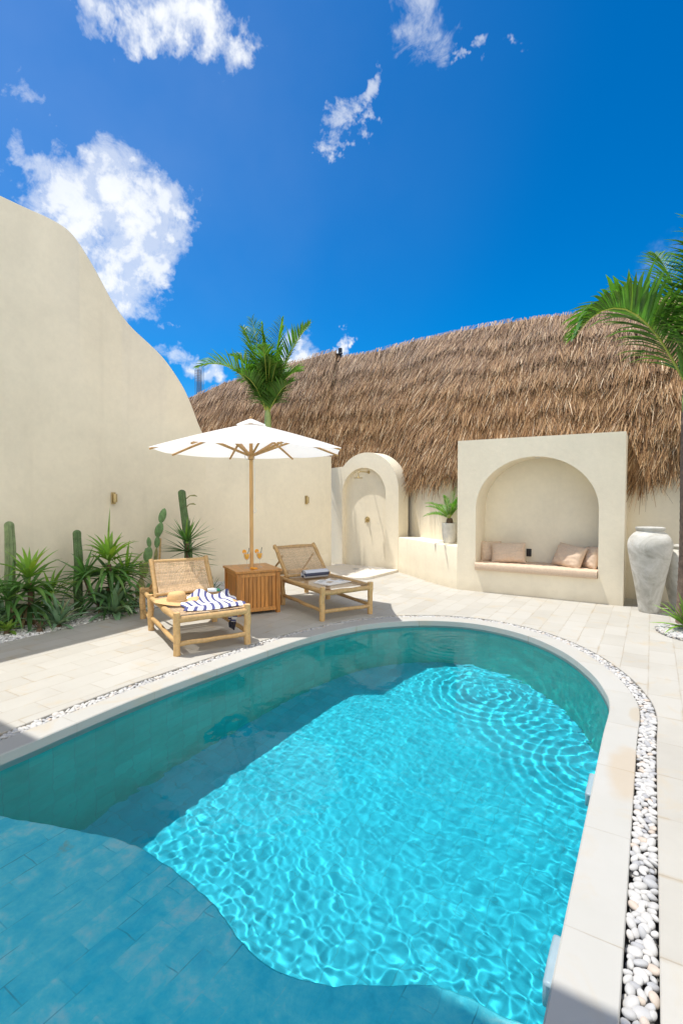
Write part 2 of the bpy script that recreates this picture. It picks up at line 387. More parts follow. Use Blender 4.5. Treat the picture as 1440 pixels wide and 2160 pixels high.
# deck: from the strip's outer edge to a wide rectangle, and far ground beyond
def rect_pts(P, c, x0, x1, y0, y1):
    out = []
    for x, y in P:
        dx, dy = x - c[0], y - c[1]; k = 1e9
        if dx > 1e-9: k = min(k, (x1 - c[0]) / dx)
        if dx < -1e-9: k = min(k, (x0 - c[0]) / dx)
        if dy > 1e-9: k = min(k, (y1 - c[1]) / dy)
        if dy < -1e-9: k = min(k, (y0 - c[1]) / dy)
        out.append((c[0] + dx * k, c[1] + dy * k))
    return np.array(out)
ctr = (-1.7, 1.6)
rA = rect_pts(peb_o, ctr, -5.6, 6, -5, 12)
b = MB(); ring(b, peb_o, -.09, peb_o, -.004); ring(b, peb_o, -.004, offset(peb_o, .004), 0.); ring(b, offset(peb_o, .004), 0., rA, 0.)
struct(b.build('pool_deck', M['deck'], auto=35))
rB = rect_pts(peb_o, ctr, -600, 600, -600, 900)
M['ground'] = simple('dry_ground', (.30, .25, .18), .9, .3, .4)
b = MB(); ring(b, rect_pts(peb_o, ctr, -5.62, 6.02, -5.02, 12.02), -.05, rB, -.05)
struct(b.build('ground', M['ground']))
# basin: walls and floor with tile coordinates
b = MB(); wall_ring = offset(pool, .012)
ring(b, wall_ring, -.14, wall_ring, FZ)
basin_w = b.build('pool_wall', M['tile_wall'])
me = basin_w.data; uvl = me.uv_layers.new(name='UVMap')
arc = np.r_[0, np.cumsum(np.linalg.norm(np.diff(np.r_[wall_ring, wall_ring[:1]], axis=0), axis=1))]
uv = []
for p_ in me.polygons:
    ks = [v % NP for v in p_.vertices]; wrap = (0 in ks and NP - 1 in ks)
    for li in p_.loop_indices:
        v = me.loops[li].vertex_index; k = v % NP
        uv += [arc[k] if not (wrap and k == 0) else arc[-1], me.vertices[v].co.z]
uvl.data.foreach_set('uv', uv)
struct(basin_w)
b = MB(); b.add([(-3.5, -3, FZ), (.1, -3, FZ), (.1, 6.1, FZ), (-3.5, 6.1, FZ)], [(0, 1, 2, 3)])
floor = b.build('pool_floor', M['tile']); u2 = floor.data.uv_layers.new(name='UVMap')
u2.data.foreach_set('uv', [-3.5, -3, .1, -3, .1, 6.1, -3.5, 6.1]); struct(floor)
# shallow sun ledge at the near end, with a wavy front edge
EDGE = [(-3.25, 1.20), (-2.95, 1.27), (-2.38, 1.47), (-2.08, 1.53), (-1.62, 1.50), (-1.29, 1.41), (-1.11, 1.41), (-.96, 1.46), (-.83, 1.54), (-.61, 1.66), (-.32, 1.69), (-.2, 1.69)]
ed = spline(EDGE, 90)
SZ = -.36
b = MB(); P0 = np.c_[ed, np.full(90, FZ)]; P1 = np.c_[ed, np.full(90, SZ - .01)]; P2 = np.c_[ed[:, 0], ed[:, 1] - .01, np.full(90, SZ)]; P3 = np.c_[ed[:, 0], np.full(90, -2.75), np.full(90, SZ)]
b.grid([P0, P1, P2, P3])
shelf = struct(b.build('pool_ledge', M['shelf'], auto=35))
for o in (basin_w, floor, shelf, coping): o.cycles.is_caustics_receiver = True

# water surface
def waves(X, Y):
    r = np.random.default_rng(3); Z = np.zeros_like(X)
    xw = X + .05 * np.sin(2.3 * Y + 1) + .03 * np.sin(5.1 * Y); yw = Y + .05 * np.sin(2.9 * X + .4) + .03 * np.sin(4.3 * X + 2)
    for k in range(90):
        lam = .04 * (4.6 ** r.random()); th = r.random() * 2 * pi
        amp = .000056 * (lam / .1) ** 1.05 * (.5 + r.random())
        Z += amp * np.sin(2 * pi / lam * (xw * cos(th) + yw * sin(th)) + r.random() * 6.28)
    mod = .55 + .45 * np.sin(1.3 * X + .7 * Y + .5) * np.sin(.9 * Y - .6 * X)
    zone = .42 + .70 * np.clip((2.6 - Y) / 1.0, 0, 1) + .35 * np.clip((X + 1.2) / .8, 0, 1) + .3 * np.clip((Y - 4.2) / .8, 0, 1)
    Z *= (mod * .5 + .5) * zone
    for cx, cy, a, lam in ((-1.15, 4.75, .0006, .12), (-1.75, 5.1, .00048, .10), (-.7, 4.3, .00036, .09)):
        rr = np.hypot(X - cx, (Y - cy)); Z += a * np.cos(2 * pi * rr / lam) * np.exp(-((rr - .35) / .38) ** 2)
    return Z
def water():
    i0 = np.argmax(pool[:, 1]); ys = np.concatenate([np.linspace(-2.6, 1.0, 40, endpoint=False), np.linspace(1.0, 5.797, 520)])
    right = np.array(sorted([tuple(p) for p in pool if p[0] > -1.74], key=lambda p: p[1])); left = np.array(sorted([tuple(p) for p in pool if p[0] <= -1.74], key=lambda p: p[1]))
    xr = np.interp(ys, right[:, 1], right[:, 0]) + .011; xl = np.interp(ys, left[:, 1], left[:, 0]) - .011
    n = 330; U = np.linspace(0, 1, n)[None, :]
    X = xl[:, None] + (xr - xl)[:, None] * U; Y = np.repeat(ys[:, None], n, 1)
    Z = waves(X, Y) + WZ
    b = MB(); b.grid(np.stack([X, Y, Z], 2)[:, ::-1].transpose(0, 1, 2))
    return b
wb = water(); wat = wb.build('water', M['water'], auto=0); struct(wat)
wat.data.flip_normals() if wat.data.polygons[5000].normal.z < 0 else None
wat.cycles.is_caustics_caster = True

# ------------------------------------------------------------------ materials for things
def leafmat(name, c, tl=.35, rnd=.35, rough=.45, var=.3):
    m, t, p = material(name); v = coords(t)
    n = t('ShaderNodeTexNoise', {'Vector': v, 'Scale': 6., 'Detail': 4.})
    c_ = t.mix(t.maprange(n.outputs[0], .3, .7), tuple(q * (1 - var) for q in c), tuple(q * (1 + var) for q in c))
    g = t('ShaderNodeNewGeometry'); k = t.maprange(g.outputs['Random Per Island'], 0, 1, 1 - rnd, 1 + rnd)
    c_ = t.mix(1., c_, t('ShaderNodeCombineColor', {0: k, 1: k, 2: k}).outputs[0], 'MULTIPLY')
    yl = t.maprange(t.math('FRACT', t.math('MULTIPLY', g.outputs['Random Per Island'], 17.3)), .7, 1., 0, .45)
    c_ = t.mix(yl, c_, (c[0] * 2.6, c[1] * 1.5, c[2] * 1.2))
    t.l.new(c_, p.inputs['Base Color']); p.inputs['Roughness'].default_value = rough
    tr = t('ShaderNodeBsdfTranslucent', {'Color': t.mix(1., c_, (1.5, 1.7, .8), 'MULTIPLY')})
    t.l.new(t('ShaderNodeMixShader', {0: tl, 1: p.outputs[0], 2: tr.outputs[0]}).outputs[0], t.out.inputs[0])
    return m
M['palm'] = leafmat('palm_leaf', (.075, .19, .025), .3)
M['palm2'] = leafmat('young_palm_leaf', (.105, .23, .028), .35)
M['rachis'] = simple('leaf_stalk', (.38, .44, .07), .5, .2)
M['yucca'] = leafmat('yucca_leaf', (.10, .23, .055), .25, .4)
M['yucca2'] = leafmat('bright_yucca_leaf', (.20, .36, .05), .3, .3)
M['yucca3'] = leafmat('dark_yucca_leaf', (.065, .155, .045), .2, .4)
M['agave'] = leafmat('agave_leaf', (.20, .33, .20), .1, .3, .5)
M['agave2'] = leafmat('grey_agave_leaf', (.17, .30, .16), .1, .25, .5)
M['weed'] = leafmat('weed_leaf', (.20, .33, .06), .3, .2)
M['cycad'] = leafmat('cycad_leaf', (.09, .25, .02), .3, .3)
M['cactus'] = simple('cactus_skin', (.10, .17, .06), .6, .3, 14, .3, 90)
M['cactus2'] = simple('dusty_cactus_skin', (.19, .25, .11), .65, .3, 14, .3, 90)
M['pear'] = simple('prickly_pear_skin', (.15, .27, .10), .6, .3, 20, .3, 120)
M['pear2'] = simple('yellowed_pear_skin', (.26, .26, .10), .6, .35, 14, .3, 120)
M['bark'] = simple('yucca_bark', (.13, .085, .05), .9, .4, 25, .8, 60)
M['pbark'] = simple('palm_bark', (.20, .14, .10), .9, .35, 18, .8, 50)
M['shaft'] = simple('green_crownshaft', (.30, .38, .12), .5, .25, 5)
M['white_gravel'] = simple('white_gravel', (.70, .68, .65), .8, .12, 30, rnd=.25)
M['pebble'] = None
def pebble_mat():
    m, t, p = material('river_pebble'); oi = t('ShaderNodeObjectInfo'); g = t('ShaderNodeNewGeometry')
    v = coords(t)
    r = t.math('FRACT', t.math('ADD', oi.outputs['Random'], g.outputs['Random Per Island']))
    c = t.ramp(r, [(0, (.30, .30, .31)), (.10, (.40, .40, .40)), (.3, (.47, .46, .44)), (.6, (.50, .488, .46)), (.86, (.56, .545, .515)), (.96, (.50, .42, .34)), (1, (.52, .43, .35))])
    n = t('ShaderNodeTexNoise', {'Vector': v, 'Scale': 30., 'Detail': 6., 'Roughness': .6})
    c = t.mix(t.maprange(n.outputs[0], .4, .75, 0, .35), c, (.42, .40, .38))
    t.l.new(c, p.inputs['Base Color']); p.inputs['Roughness'].default_value = .62; p.inputs['Specular IOR Level'].default_value = .35
    t.l.new(t('ShaderNodeBump', {'Strength': .12, 'Distance': .003, 'Height': n.outputs[0]}).outputs[0], p.inputs['Normal'])
    return m
M['pebble'] = pebble_mat()
def thatch_mat():
    m, t, p = material('dry_grass_thatch'); g = t('ShaderNodeNewGeometry'); v = coords(t)
    c = t.ramp(g.outputs['Random Per Island'], [(0, (.07, .034, .015)), (.3, (.25, .128, .052)), (.6, (.41, .228, .100)), (.85, (.55, .35, .175)), (1, (.78, .61, .41))])
    z = t('ShaderNodeSeparateXYZ', {0: v}).outputs[2]
    n = t('ShaderNodeTexNoise', {'Vector': v, 'Scale': 1.4, 'Detail': 4.})
    k = t.math('MULTIPLY', t.maprange(t.math('ADD', z, t.math('MULTIPLY', n.outputs[0], 1.6)), 4.0, 5.6), .75)
    c = t.mix(k, c, t.mix(.5, c, (.40, .34, .30)))
    n2 = t('ShaderNodeTexNoise', {'Vector': v, 'Scale': 2.4, 'Detail': 5.})
    c = t.mix(t.maprange(n2.outputs[0], .35, .7, 0, .35), c, t.mix(1., c, (.6, .55, .5), 'MULTIPLY'))
    t.l.new(c, p.inputs['Base Color']); p.inputs['Roughness'].default_value = .7; p.inputs['Specular IOR Level'].default_value = .3
    return m
M['thatch'] = thatch_mat()
M['thatch_bed'] = simple('thatch_underlayer', (.20, .12, .065), .9, .4, 20)
M['ridge'] = simple('ridge_binding', (.33, .20, .13), .7, .3, 9)
def woodmat(name, c, sc=(3, 40, 40), dark=.55, rough=.5, rnd=.2):
    m, t, p = material(name); v = coords(t)
    mp = t('ShaderNodeMapping', {'Vector': v, 'Scale': sc})
    n = t('ShaderNodeTexNoise', {'Vector': mp.outputs[0], 'Scale': 1., 'Detail': 6., 'Roughness': .6, 'Distortion': .8})
    c_ = t.mix(t.maprange(n.outputs[0], .3, .7), tuple(q * dark for q in c), tuple(q * 1.15 for q in c))
    g = t('ShaderNodeNewGeometry'); k = t.maprange(g.outputs['Random Per Island'], 0, 1, 1 - rnd, 1 + rnd)
    c_ = t.mix(1., c_, t('ShaderNodeCombineColor', {0: k, 1: k, 2: k}).outputs[0], 'MULTIPLY')
    t.l.new(c_, p.inputs['Base Color']); p.inputs['Roughness'].default_value = rough
    t.l.new(t('ShaderNodeBump', {'Strength': .2, 'Distance': .003, 'Height': n.outputs[0]}).outputs[0], p.inputs['Normal'])
    return m
M['teak'] = woodmat('pale_teak', (.60, .38, .16), (5, 22, 22), .72)
M['teak_box'] = woodmat('orange_teak', (.55, .23, .05), (30, 30, 3), .55, .4, .3)
M['teak_top'] = woodmat('orange_teak_top', (.58, .26, .065), (4, 40, 30), .6, .38, .15)
M['pole'] = woodmat('umbrella_wood', (.56, .33, .13), (20, 20, 3), .75)
M['cane'] = simple('woven_cane', (.60, .42, .25), .6, .2, 25, rnd=.25)
M['cane2'] = simple('tan_woven_cane', (.47, .32, .18), .6, .2, 25, rnd=.2)
def canvas():
    m, t, p = material('white_canvas'); p.inputs['Base Color'].default_value = (.90, .89, .865, 1); p.inputs['Roughness'].default_value = .8
    tr = t('ShaderNodeBsdfTranslucent', {'Color': (.88, .87, .83, 1)})
    t.l.new(t('ShaderNodeMixShader', {0: .45, 1: p.outputs[0], 2: tr.outputs[0]}).outputs[0], t.out.inputs[0]); return m
M['canvas'] = canvas()
M['cord'] = simple('white_cord', (.75, .73, .68), .8)
M['brass'] = simple('brass', (.52, .40, .20), .45, .1, metallic=.8)
M['black'] = simple('black_plastic', (.02, .02, .022), .4)
M['white_plastic'] = simple('white_plastic', (.62, .68, .72), .35, .05)
M['rose_linen'] = simple('blush_linen', (.62, .47, .34), .9, .08, 40, .25, 250)
M['pot'] = simple('whitewashed_pot', (.66, .63, .56), .8, .18, 5, .4, 40)
def urnmat():
    m, t, p = material('aged_clay'); v = coords(t)
    n = t('ShaderNodeTexNoise', {'Vector': v, 'Scale': 3.5, 'Detail': 9., 'Roughness': .68, 'Distortion': .9})
    n2 = t('ShaderNodeTexNoise', {'Vector': v, 'Scale': 18., 'Detail': 6., 'Roughness': .7})
    c = t.ramp(n.outputs[0], [(.3, (.30, .28, .23)), (.48, (.50, .48, .42)), (.62, (.63, .61, .56)), (.8, (.70, .69, .66))])
    c = t.mix(t.maprange(n2.outputs[0], .58, .75, 0, .6), c, (.28, .25, .19))
    t.l.new(c, p.inputs['Base Color']); p.inputs['Roughness'].default_value = .85
    t.l.new(t('ShaderNodeBump', {'Strength': .5, 'Distance': .01, 'Height': n2.outputs[0]}).outputs[0], p.inputs['Normal']); return m
M['urn'] = urnmat()
M['straw'] = simple('plaited_straw', (.66, .42, .19), .8, .12, 60, .5, 300)
def stripes(name, axis, freq, ca, cb, duty=.5, extra=None):
    m, t, p = material(name); uv = t('ShaderNodeSeparateXYZ', {0: coords(t, 'UV')}).outputs[axis]
    s = t.math('FRACT', t.math('MULTIPLY', uv, freq)); k = t.math('LESS_THAN', s, duty)
    t.l.new(t.mix(k, ca, cb), p.inputs['Base Color']); p.inputs['Roughness'].default_value = .95; p.inputs['Specular IOR Level'].default_value = .1
    n = t('ShaderNodeTexNoise', {'Vector': coords(t), 'Scale': 250., 'Detail': 2.})
    t.l.new(t('ShaderNodeBump', {'Strength': .3, 'Distance': .003, 'Height': n.outputs[0]}).outputs[0], p.inputs['Normal']); return m
M['stripe'] = stripes('striped_towelling', 1, 9., (.82, .81, .80), (.09, .095, .22), .40)
M['roll'] = stripes('banded_towelling', 1, 1.9, (.55, .57, .62), (.07, .075, .11), .36)
M['paper'] = simple('magazine_paper', (.78, .77, .76), .4, .04)
def glassmat():
    m, t, p = material('clear_glass'); p.inputs['Roughness'].default_value = .02; p.inputs['Base Color'].default_value = (.9, .9, .88, 1)
    tr = t('ShaderNodeBsdfTransparent', {'Color': (.97, .98, .97, 1)}); lw = t('ShaderNodeLayerWeight', {'Blend': .25})
    t.l.new(t('ShaderNodeMixShader', {0: t.maprange(lw.outputs[0], 0, 1, .05, .55), 1: tr.outputs[0], 2: p.outputs[0]}).outputs[0], t.out.inputs[0]); return m
M['glass'] = glassmat()
M['juice'] = simple('orange_juice', (.85, .42, .02), .3, .1)
M['orange'] = simple('orange_peel', (.85, .36, .02), .5, .2, 60)
M['green_plastic'] = simple('green_plastic', (.03, .30, .15), .35)
M['rust'] = simple('rusty_steel', (.10, .09, .10), .8, .3)

# ------------------------------------------------------------------ walls
WPLAN = [(-6.62, -3.5), (-6.62, 0), (-6.62, 2.5), (-6.64, 4.0), (-6.60, 5.2), (-6.43, 6.2), (-6.1, 7.4), (-5.66, 8.76)]
WTOP = [(-3.5, 4.6), (0, 4.8), (2, 5.0), (3.04, 5.06), (3.36, 5.06), (3.60, 5.07), (3.78, 5.055), (3.91, 5.02), (4.0, 4.945), (4.1, 4.83), (4.23, 4.68), (4.37, 4.475), (4.51, 4.275), (4.65, 4.13), (4.81, 4.0), (5.05, 3.866), (5.29, 3.72), (5.45, 3.57), (5.61, 3.378), (5.74, 3.2), (5.83, 3.0), (5.92, 2.78), (6.0, 2.57), (6.12, 2.42), (6.35, 2.345), (6.8, 2.32), (8.76, 2.31)]
pl = spline(WPLAN, 300); wt = np.interp(pl[:, 1], *zip(*WTOP)); k = np.ones(5) / 5
wt[4:-4] = np.convolve(wt, k, 'same')[4:-4]
T = np.gradient(pl, axis=0); T /= np.linalg.norm(T, axis=1)[:, None]; Nn = np.stack([T[:, 1], -T[:, 0]], 1)   # towards the courtyard
def wall_from(pl, Nn, z0, zt, th, mb, r=.03):
    f = pl; bk = pl - Nn * th
    n = len(pl); zc = lambda z: np.full(n, z)
    mb.grid([np.c_[f, zc(z0)], np.c_[f, zt * .5 + z0 * .5], np.c_[f, zt - r], np.c_[f - Nn * r * .3, zt - r * .3], np.c_[f - Nn * r, zt], np.c_[bk, zt], np.c_[bk, zc(z0)]])
    for e in (0, n - 1):
        q = [(*f[e], z0), (*f[e], zt[e] - r), (*(f[e] - Nn[e] * r), zt[e]), (*bk[e], zt[e]), (*bk[e], z0)]
        mb.add(q, [tuple(range(5)) if e else tuple(reversed(range(5)))])
    return mb
b = MB(); wall_from(pl, Nn, -.1, wt, .26, b)
gw = tag(b.build('garden_wall', M['plaster'], auto=30, shift=(-6.6, 4, 0)), 'tall cream plaster wall with a wavy top sloping down behind the planting bed', 'wall')
sk = MB(); wall_from(pl[::3] + Nn[::3] * .028, Nn[::3], -.08, np.full(100, .285) + np.linspace(-.03, .015, 100), .0265, sk, .008)
sk.build('skirting', M['plaster'], gw, shift=(0, 0, 0)).location = (6.6, -4, 0)

BPLAN = [(-9.5, 9.75), (-7, 9.85), (-5.6, 9.78), (-4.5, 9.50), (-4.05, 9.28), (-3.3, 8.76), (-2.8, 8.66), (-2.3, 8.66), (-.7, 8.62), (-.3, 8.40), (.3, 8.38), (2, 8.38), (4.6, 8.38)]
bp = spline(BPLAN, 200); T = np.gradient(bp, axis=0); T /= np.linalg.norm(T, axis=1)[:, None]; bn = np.stack([T[:, 1], -T[:, 0]], 1)
b = MB(); wall_from(bp, bn, -.1, np.full(200, 2.3), .25, b)
tag(b.build('back_wall', M['plaster'], auto=30, shift=(-1, 8.4, 0)), 'cream plaster wall under the thatch fringe behind the ledge and the urns', 'wall')
LP = spline([(-4.2, 8.915), (-3.8, 8.615), (-3.35, 8.25), (-2.95, 7.95), (-2.625, 7.765)], 60)
T = np.gradient(LP, axis=0); T /= np.linalg.norm(T, axis=1)[:, None]; ln = np.stack([T[:, 1], -T[:, 0]], 1)
b = MB(); wall_from(LP, ln, -.1, np.full(60, .69), .44, b, .02)
tag(b.build('ledge_wall', M['plaster'], auto=30, shift=(-3.4, 8.4, 0)), 'low curved cream wall with a flat ledge between the shower arch and the alcove', 'low wall')

# arched panel: outer outline and an opening, in (s, z), pushed back by depth
def arch_curve(cx, cz, rx, rz, n=40, a0=pi, a1=0):
    return [(cx + rx * cos(a0 + (a1 - a0) * i / n), cz + rz * sin(a0 + (a1 - a0) * i / n)) for i in range(n + 1)]
def face(mb, pts, Mx, y=0.):
    o = mb.nv; mb.add([tuple(Mx @ Vector((s, y, z))) for s, z in pts], []); mb.f.append(tuple(o + k for k in range(len(pts))))
def tunnel(mb, pts, Mx, y0, y1, closed=False, flip=False):
    g = [[tuple(Mx @ Vector((s, y, z))) for s, z in pts] for y in (y0, y1)]
    if flip: g = g[::-1]
    mb.grid(g, closed_v=closed)
# --- shower
sh = thing('shower_arch', 'cream arched shower niche with brass fittings at the end of the tall wall', 'outdoor shower', (-5.73, 9.222, 0), math.atan2(-.2, .98))
I = Matrix.Identity(4)
outer = [(-.42, -.05), (-.42, 2.09)] + [(s, z) for s, z in arch_curve(.72, 1.60, .84, .78, 48) if z > 2.09 or s > .72] + [(1.56, -.05)]
inner = [(.06, -.05)] + arch_curve(.65, 1.53, .59, .54, 48) + [(1.24, -.05)]
b = MB()
face(b, outer[:1][:0] + [(-.42, -.05)] + outer[1:] + list(reversed(inner)), I)
tunnel(b, inner, I, 0, .10, flip=True); tunnel(b, outer, I, 0, .32)
face(b, inner, I, .10)
b.build('niche_wall', M['plaster'], sh, bevel=.012)
b = MB()
b.tube([(.72, .10, 1.98), (.72, .085, 1.98)], [.035, .03], 20)
b.tube([(.72, .09, 1.98), (.72, -.1, 1.985), (.72, -.20, 1.98), (.72, -.225, 1.95), (.72, -.225, 1.88)], .011, 10)
b.lathe([(.0, 0), (.085, .0), (.09, .006), (.09, .014), (.03, .02), (.015, .05), (.0, .05)], 28, (.72, -.225, 1.845))
b.build('shower_head', M['brass'], sh)
b = MB(); b.tube([(.69, .10, 1.0), (.69, .085, 1.0), (.69, .082, 1.0)], [.062, .062, .055], 28); b.tube([(.69, .085, 1.0), (.69, .04, 1.0)], .022, 16)
mx = b.build('mixer_plate', M['brass'], sh)
b = MB(); b.tube([(.69, .05, 1.005), (.69, .028, .97), (.695, .02, .925)], [.010, .008, .007], 10); b.build('lever', M['brass'], mx)
# tray
b = MB()
tray = [(-5.66, 8.96), (-5.62, 8.2), (-5.3, 7.98), (-4.85, 7.74), (-4.5, 7.66), (-4.32, 7.74), (-4.26, 8.0), (-4.21, 8.9), (-4.2, 9.0)]
tr_ = [tuple(p) for p in spline(tray, 60)] + [(-5.6, 9.05)]
b.prism(tr_, -.02, .05)
M['tray'] = stone('shower_tray_stone', .5, .5, [(.62, .56, .46), (.68, .62, .53), (.72, .67, .59)], stains=.3)
ty = tag(b.build('shower_tray', M['tray'], bevel=.008, auto=30), 'raised pale stone tray with a rounded front at the foot of the shower arch', 'shower tray')
b = MB(); b.box((-4.95, 8.55, .052), (.1, .1, .006)); b.build('drain_cover', simple('drain_steel', (.35, .35, .36), .35, metallic=.6), ty)

# --- alcove
al = thing('alcove', 'square cream block with an arched seating niche facing the pool', 'alcove', (-2.632, 7.76, 0))
W_, H_ = 2.317, 2.36
nl, nr, zb, zs = .295, 2.005, .345, 1.30
arc_ = arch_curve((nl + nr) / 2, zs, (nr - nl) / 2, .77, 60)
mid = (nl + nr) / 2; top = arc_[30]
b = MB()
face(b, [(0, -.05), (0, H_), (mid, H_), top] + list(reversed(arc_[:30])) + [(nl, zb), (mid, zb), (mid, -.05)][0:0] + [(nl, zb), (mid, zb), (mid, -.05)], I)
face(b, [(W_, -.05), (mid, -.05), (mid, zb), (nr, zb)] + list(reversed(arc_[31:])) + [top, (mid, H_), (W_, H_)], I)
op = [(nl, zb)] + arc_ + [(nr, zb)]
tunnel(b, op, I, 0, .52, True, True); face(b, op, I, .52)
tunnel(b, [(0, -.05), (0, H_), (W_, H_), (W_, -.05)], I, 0, .9)
b.build('niche_block', M['plaster'], al, bevel=.010)
b = MB(); b.lathe([(.0, 0), (.035, 0), (.04, -.004), (.04, -.008)][::-1], 24, (mid, .26, zs + .77)); b.build('ceiling_lamp', M['white_plastic'], al)
b = MB(); b.box((.99, .512, .60), (.075, .014, .12)); b.build('socket', M['black'], al, bevel=.004)

def cushion_mb(sx, sy, sz, n=24, puff=1., seed=0, wr=.004):
    r = np.random.default_rng(seed); mb = MB()
    ph = r.random(6) * 6.28
    def surf(sgn):
        u = np.linspace(-1, 1, n + 1); U, V = np.meshgrid(u, u, indexing='ij')
        e = np.clip(1 - np.abs(U) ** 3.2, 0, 1) ** .5 * np.clip(1 - np.abs(V) ** 3.2, 0, 1) ** .5
        pin = 1 - .06 * (np.abs(U) ** 2 * np.abs(V) ** 2) * 0
        X = U * sx / 2 * (1 - .05 * (1 - np.abs(V) ** 2) * np.abs(U) ** 6 * puff); Y = V * sy / 2 * (1 - .06 * (1 - np.abs(U) ** 2) * np.abs(V) ** 6 * puff)
        W = wr * (np.sin(9 * U + 5 * V + ph[0]) + np.sin(14 * U * V + ph[1]) + .7 * np.sin(17 * V - 6 * U + ph[2])) * e
        rad = wr * 1.6 * np.sin(16 * np.arctan2(V, U) + ph[3]) * np.clip(np.hypot(U, V) - .35, 0, 1) * e ** .5
        Z = sgn * (sz / 2 * e) + W + rad
        return np.stack([X, Y, Z], 2)
    mb.grid(surf(1)); mb.grid(surf(-1)[::-1])
    return mb
# seat cushion: a slab with rounded front, piping and a few tucks
b = MB()
x0, x1 = -2.632 + nl + .006, -2.632 + nr - .006
prof = [(8.27, .345), (7.72, .347), (7.705, .352), (7.699, .365), (7.697, .40), (7.699, .435), (7.706, .449), (7.73, .456), (8.27, .457)]
xs = np.linspace(x0, x1, 90)
P = [[(x, y, z + (.0022 * sin(23 * x + 8 * y) + .002 * sin(61 * x)) * (z > .43) ) for (y, z) in prof] for x in xs]
b.grid(P); o = b.nv
for e in (0, 89): b.add(P[e], [tuple(range(len(prof))) if e == 0 else tuple(reversed(range(len(prof))))])
cs = tag(b.build('seat_cushion', M['rose_linen'], auto=50, shift=(-1.48, 8, .345)), 'long blush linen cushion lying along the alcove bench', 'cushion')
b = MB(); b.tube([(x, 7.700, .447 + .001 * sin(40 * x)) for x in xs], .005, 6); b.tube([(x, 7.700, .357) for x in xs], .005, 6); b.build('piping', M['rose_linen'], cs, shift=(1.48, -8, -.345)).location = (0, 0, 0)
cs.children[0].data.transform(Matrix.Translation((0, 0, 0)))
cs.children[0].location = (0, 0, 0)

def pillow(x, y, z, sx, sy, rz, tilt, label, seed, roll=0.):
    mb = cushion_mb(sx, sy, .17, 26, 1., seed, .0035)
    o = mb.build('pillow', M['rose_linen'], auto=0)
    o.location = (x, y, z)
    o.rotation_euler = (Matrix.Rotation(rz, 3, 'Z') @ Matrix.Rotation(tilt, 3, 'X') @ Matrix.Rotation(roll, 3, 'Z')).to_euler()
    return tag(o, label, 'pillow', 'pillows in the alcove')
pillow(-2.20, 8.14, .60, .34, .34, R(28), R(76), 'blush pillow pushed into the left corner of the alcove', 1)
pillow(-1.90, 8.02, .605, .52, .33, R(6), R(70), 'wide blush pillow leaning in front of the left corner pillow', 2, R(3))
pillow(-1.03, 8.03, .605, .46, .36, R(-24), R(66), 'blush pillow lit on its right edge, the second from the right wall of the alcove', 3, R(-8))
pillow(-.74, 8.05, .60, .34, .34, R(-58), R(74), 'blush pillow tucked against the right wall of the alcove', 4, R(5))

# --- small fittings on the tall wall
def sconce(x, y, z, rz, label):
    t = thing('wall_lamp', label, 'wall lamp', (x, y, z), rz, 'brass lamps on the tall wall')
    b = MB(); b.box((.012, 0, 0), (.02, .06, .17)); b.build('back_plate', M['brass'], t, bevel=.003)
    b = MB(); b.lathe([(.0, -.06), (.026, -.06), (.028, -.05), (.028, .05), (.026, .06), (0, .06)], 18, (.05, 0, 0)); b.build('lamp_body', M['brass'], t)
sconce(-6.62, 4.45, 1.46, 0, 'small brass wall lamp above the middle yucca')
sconce(-5.86, 8.15, 1.41, R(-16), 'small brass wall lamp between the parasol and the shower arch')

# ------------------------------------------------------------------ thatch
def strips(mb, P):                       # P[N][k][2][3]
    P = np.asarray(P); N, k = P.shape[:2]; o = mb.nv
    mb.v.append(P.reshape(-1, 3)); mb.nv += N * k * 2
    base = o + np.arange(N)[:, None] * (2 * k) + np.arange(k - 1)[None, :] * 2
    q = np.stack([base, base + 1, base + 3, base + 2], 2).reshape(-1, 4)
    mb.f.extend(map(tuple, q.tolist()))
EAVE = [(-17, 10.0), (-12, 9.9), (-9, 9.75), (-7, 9.65), (-5.6, 9.62), (-4.6, 9.44), (-4.05, 9.16), (-3.25, 8.60), (-2.7, 8.46), (-2.2, 8.50), (-.7, 8.48), (-.3, 8.26), (.2, 8.23), (2, 8.23), (4.6, 8.23)]
RIDGE = [(-17, 10.9), (-12, 10.8), (-9, 10.6), (-7, 10.5), (-5, 10.4), (-4, 10.2), (-3, 9.9), (-2, 9.65), (-1, 9.55), (0, 9.55), (2, 9.55), (4.6, 9.55)]
RZL = [(-17, 3.9), (-12.6, 4.42), (-11.2, 4.6), (-9.6, 4.8), (-8.615, 4.885), (-7.644, 4.928), (-6.69, 4.969), (-6.4, 4.98)]
RZR = [(-6.9, 4.79), (-6.637, 4.799), (-5.664, 4.817), (-4.656, 4.852), (-3.476, 4.804), (-2.551, 4.714), (-1.838, 4.655), (-1.282, 4.619), (-.697, 4.604), (.351, 4.563), (1.271, 4.513), (4.6, 4.4)]
ev = np.array(EAVE); rg = np.array(RIDGE)
def smooth_poly(P, n=600):
    return spline(P, n)
evs, rgs = smooth_poly(EAVE), smooth_poly(RIDGE)
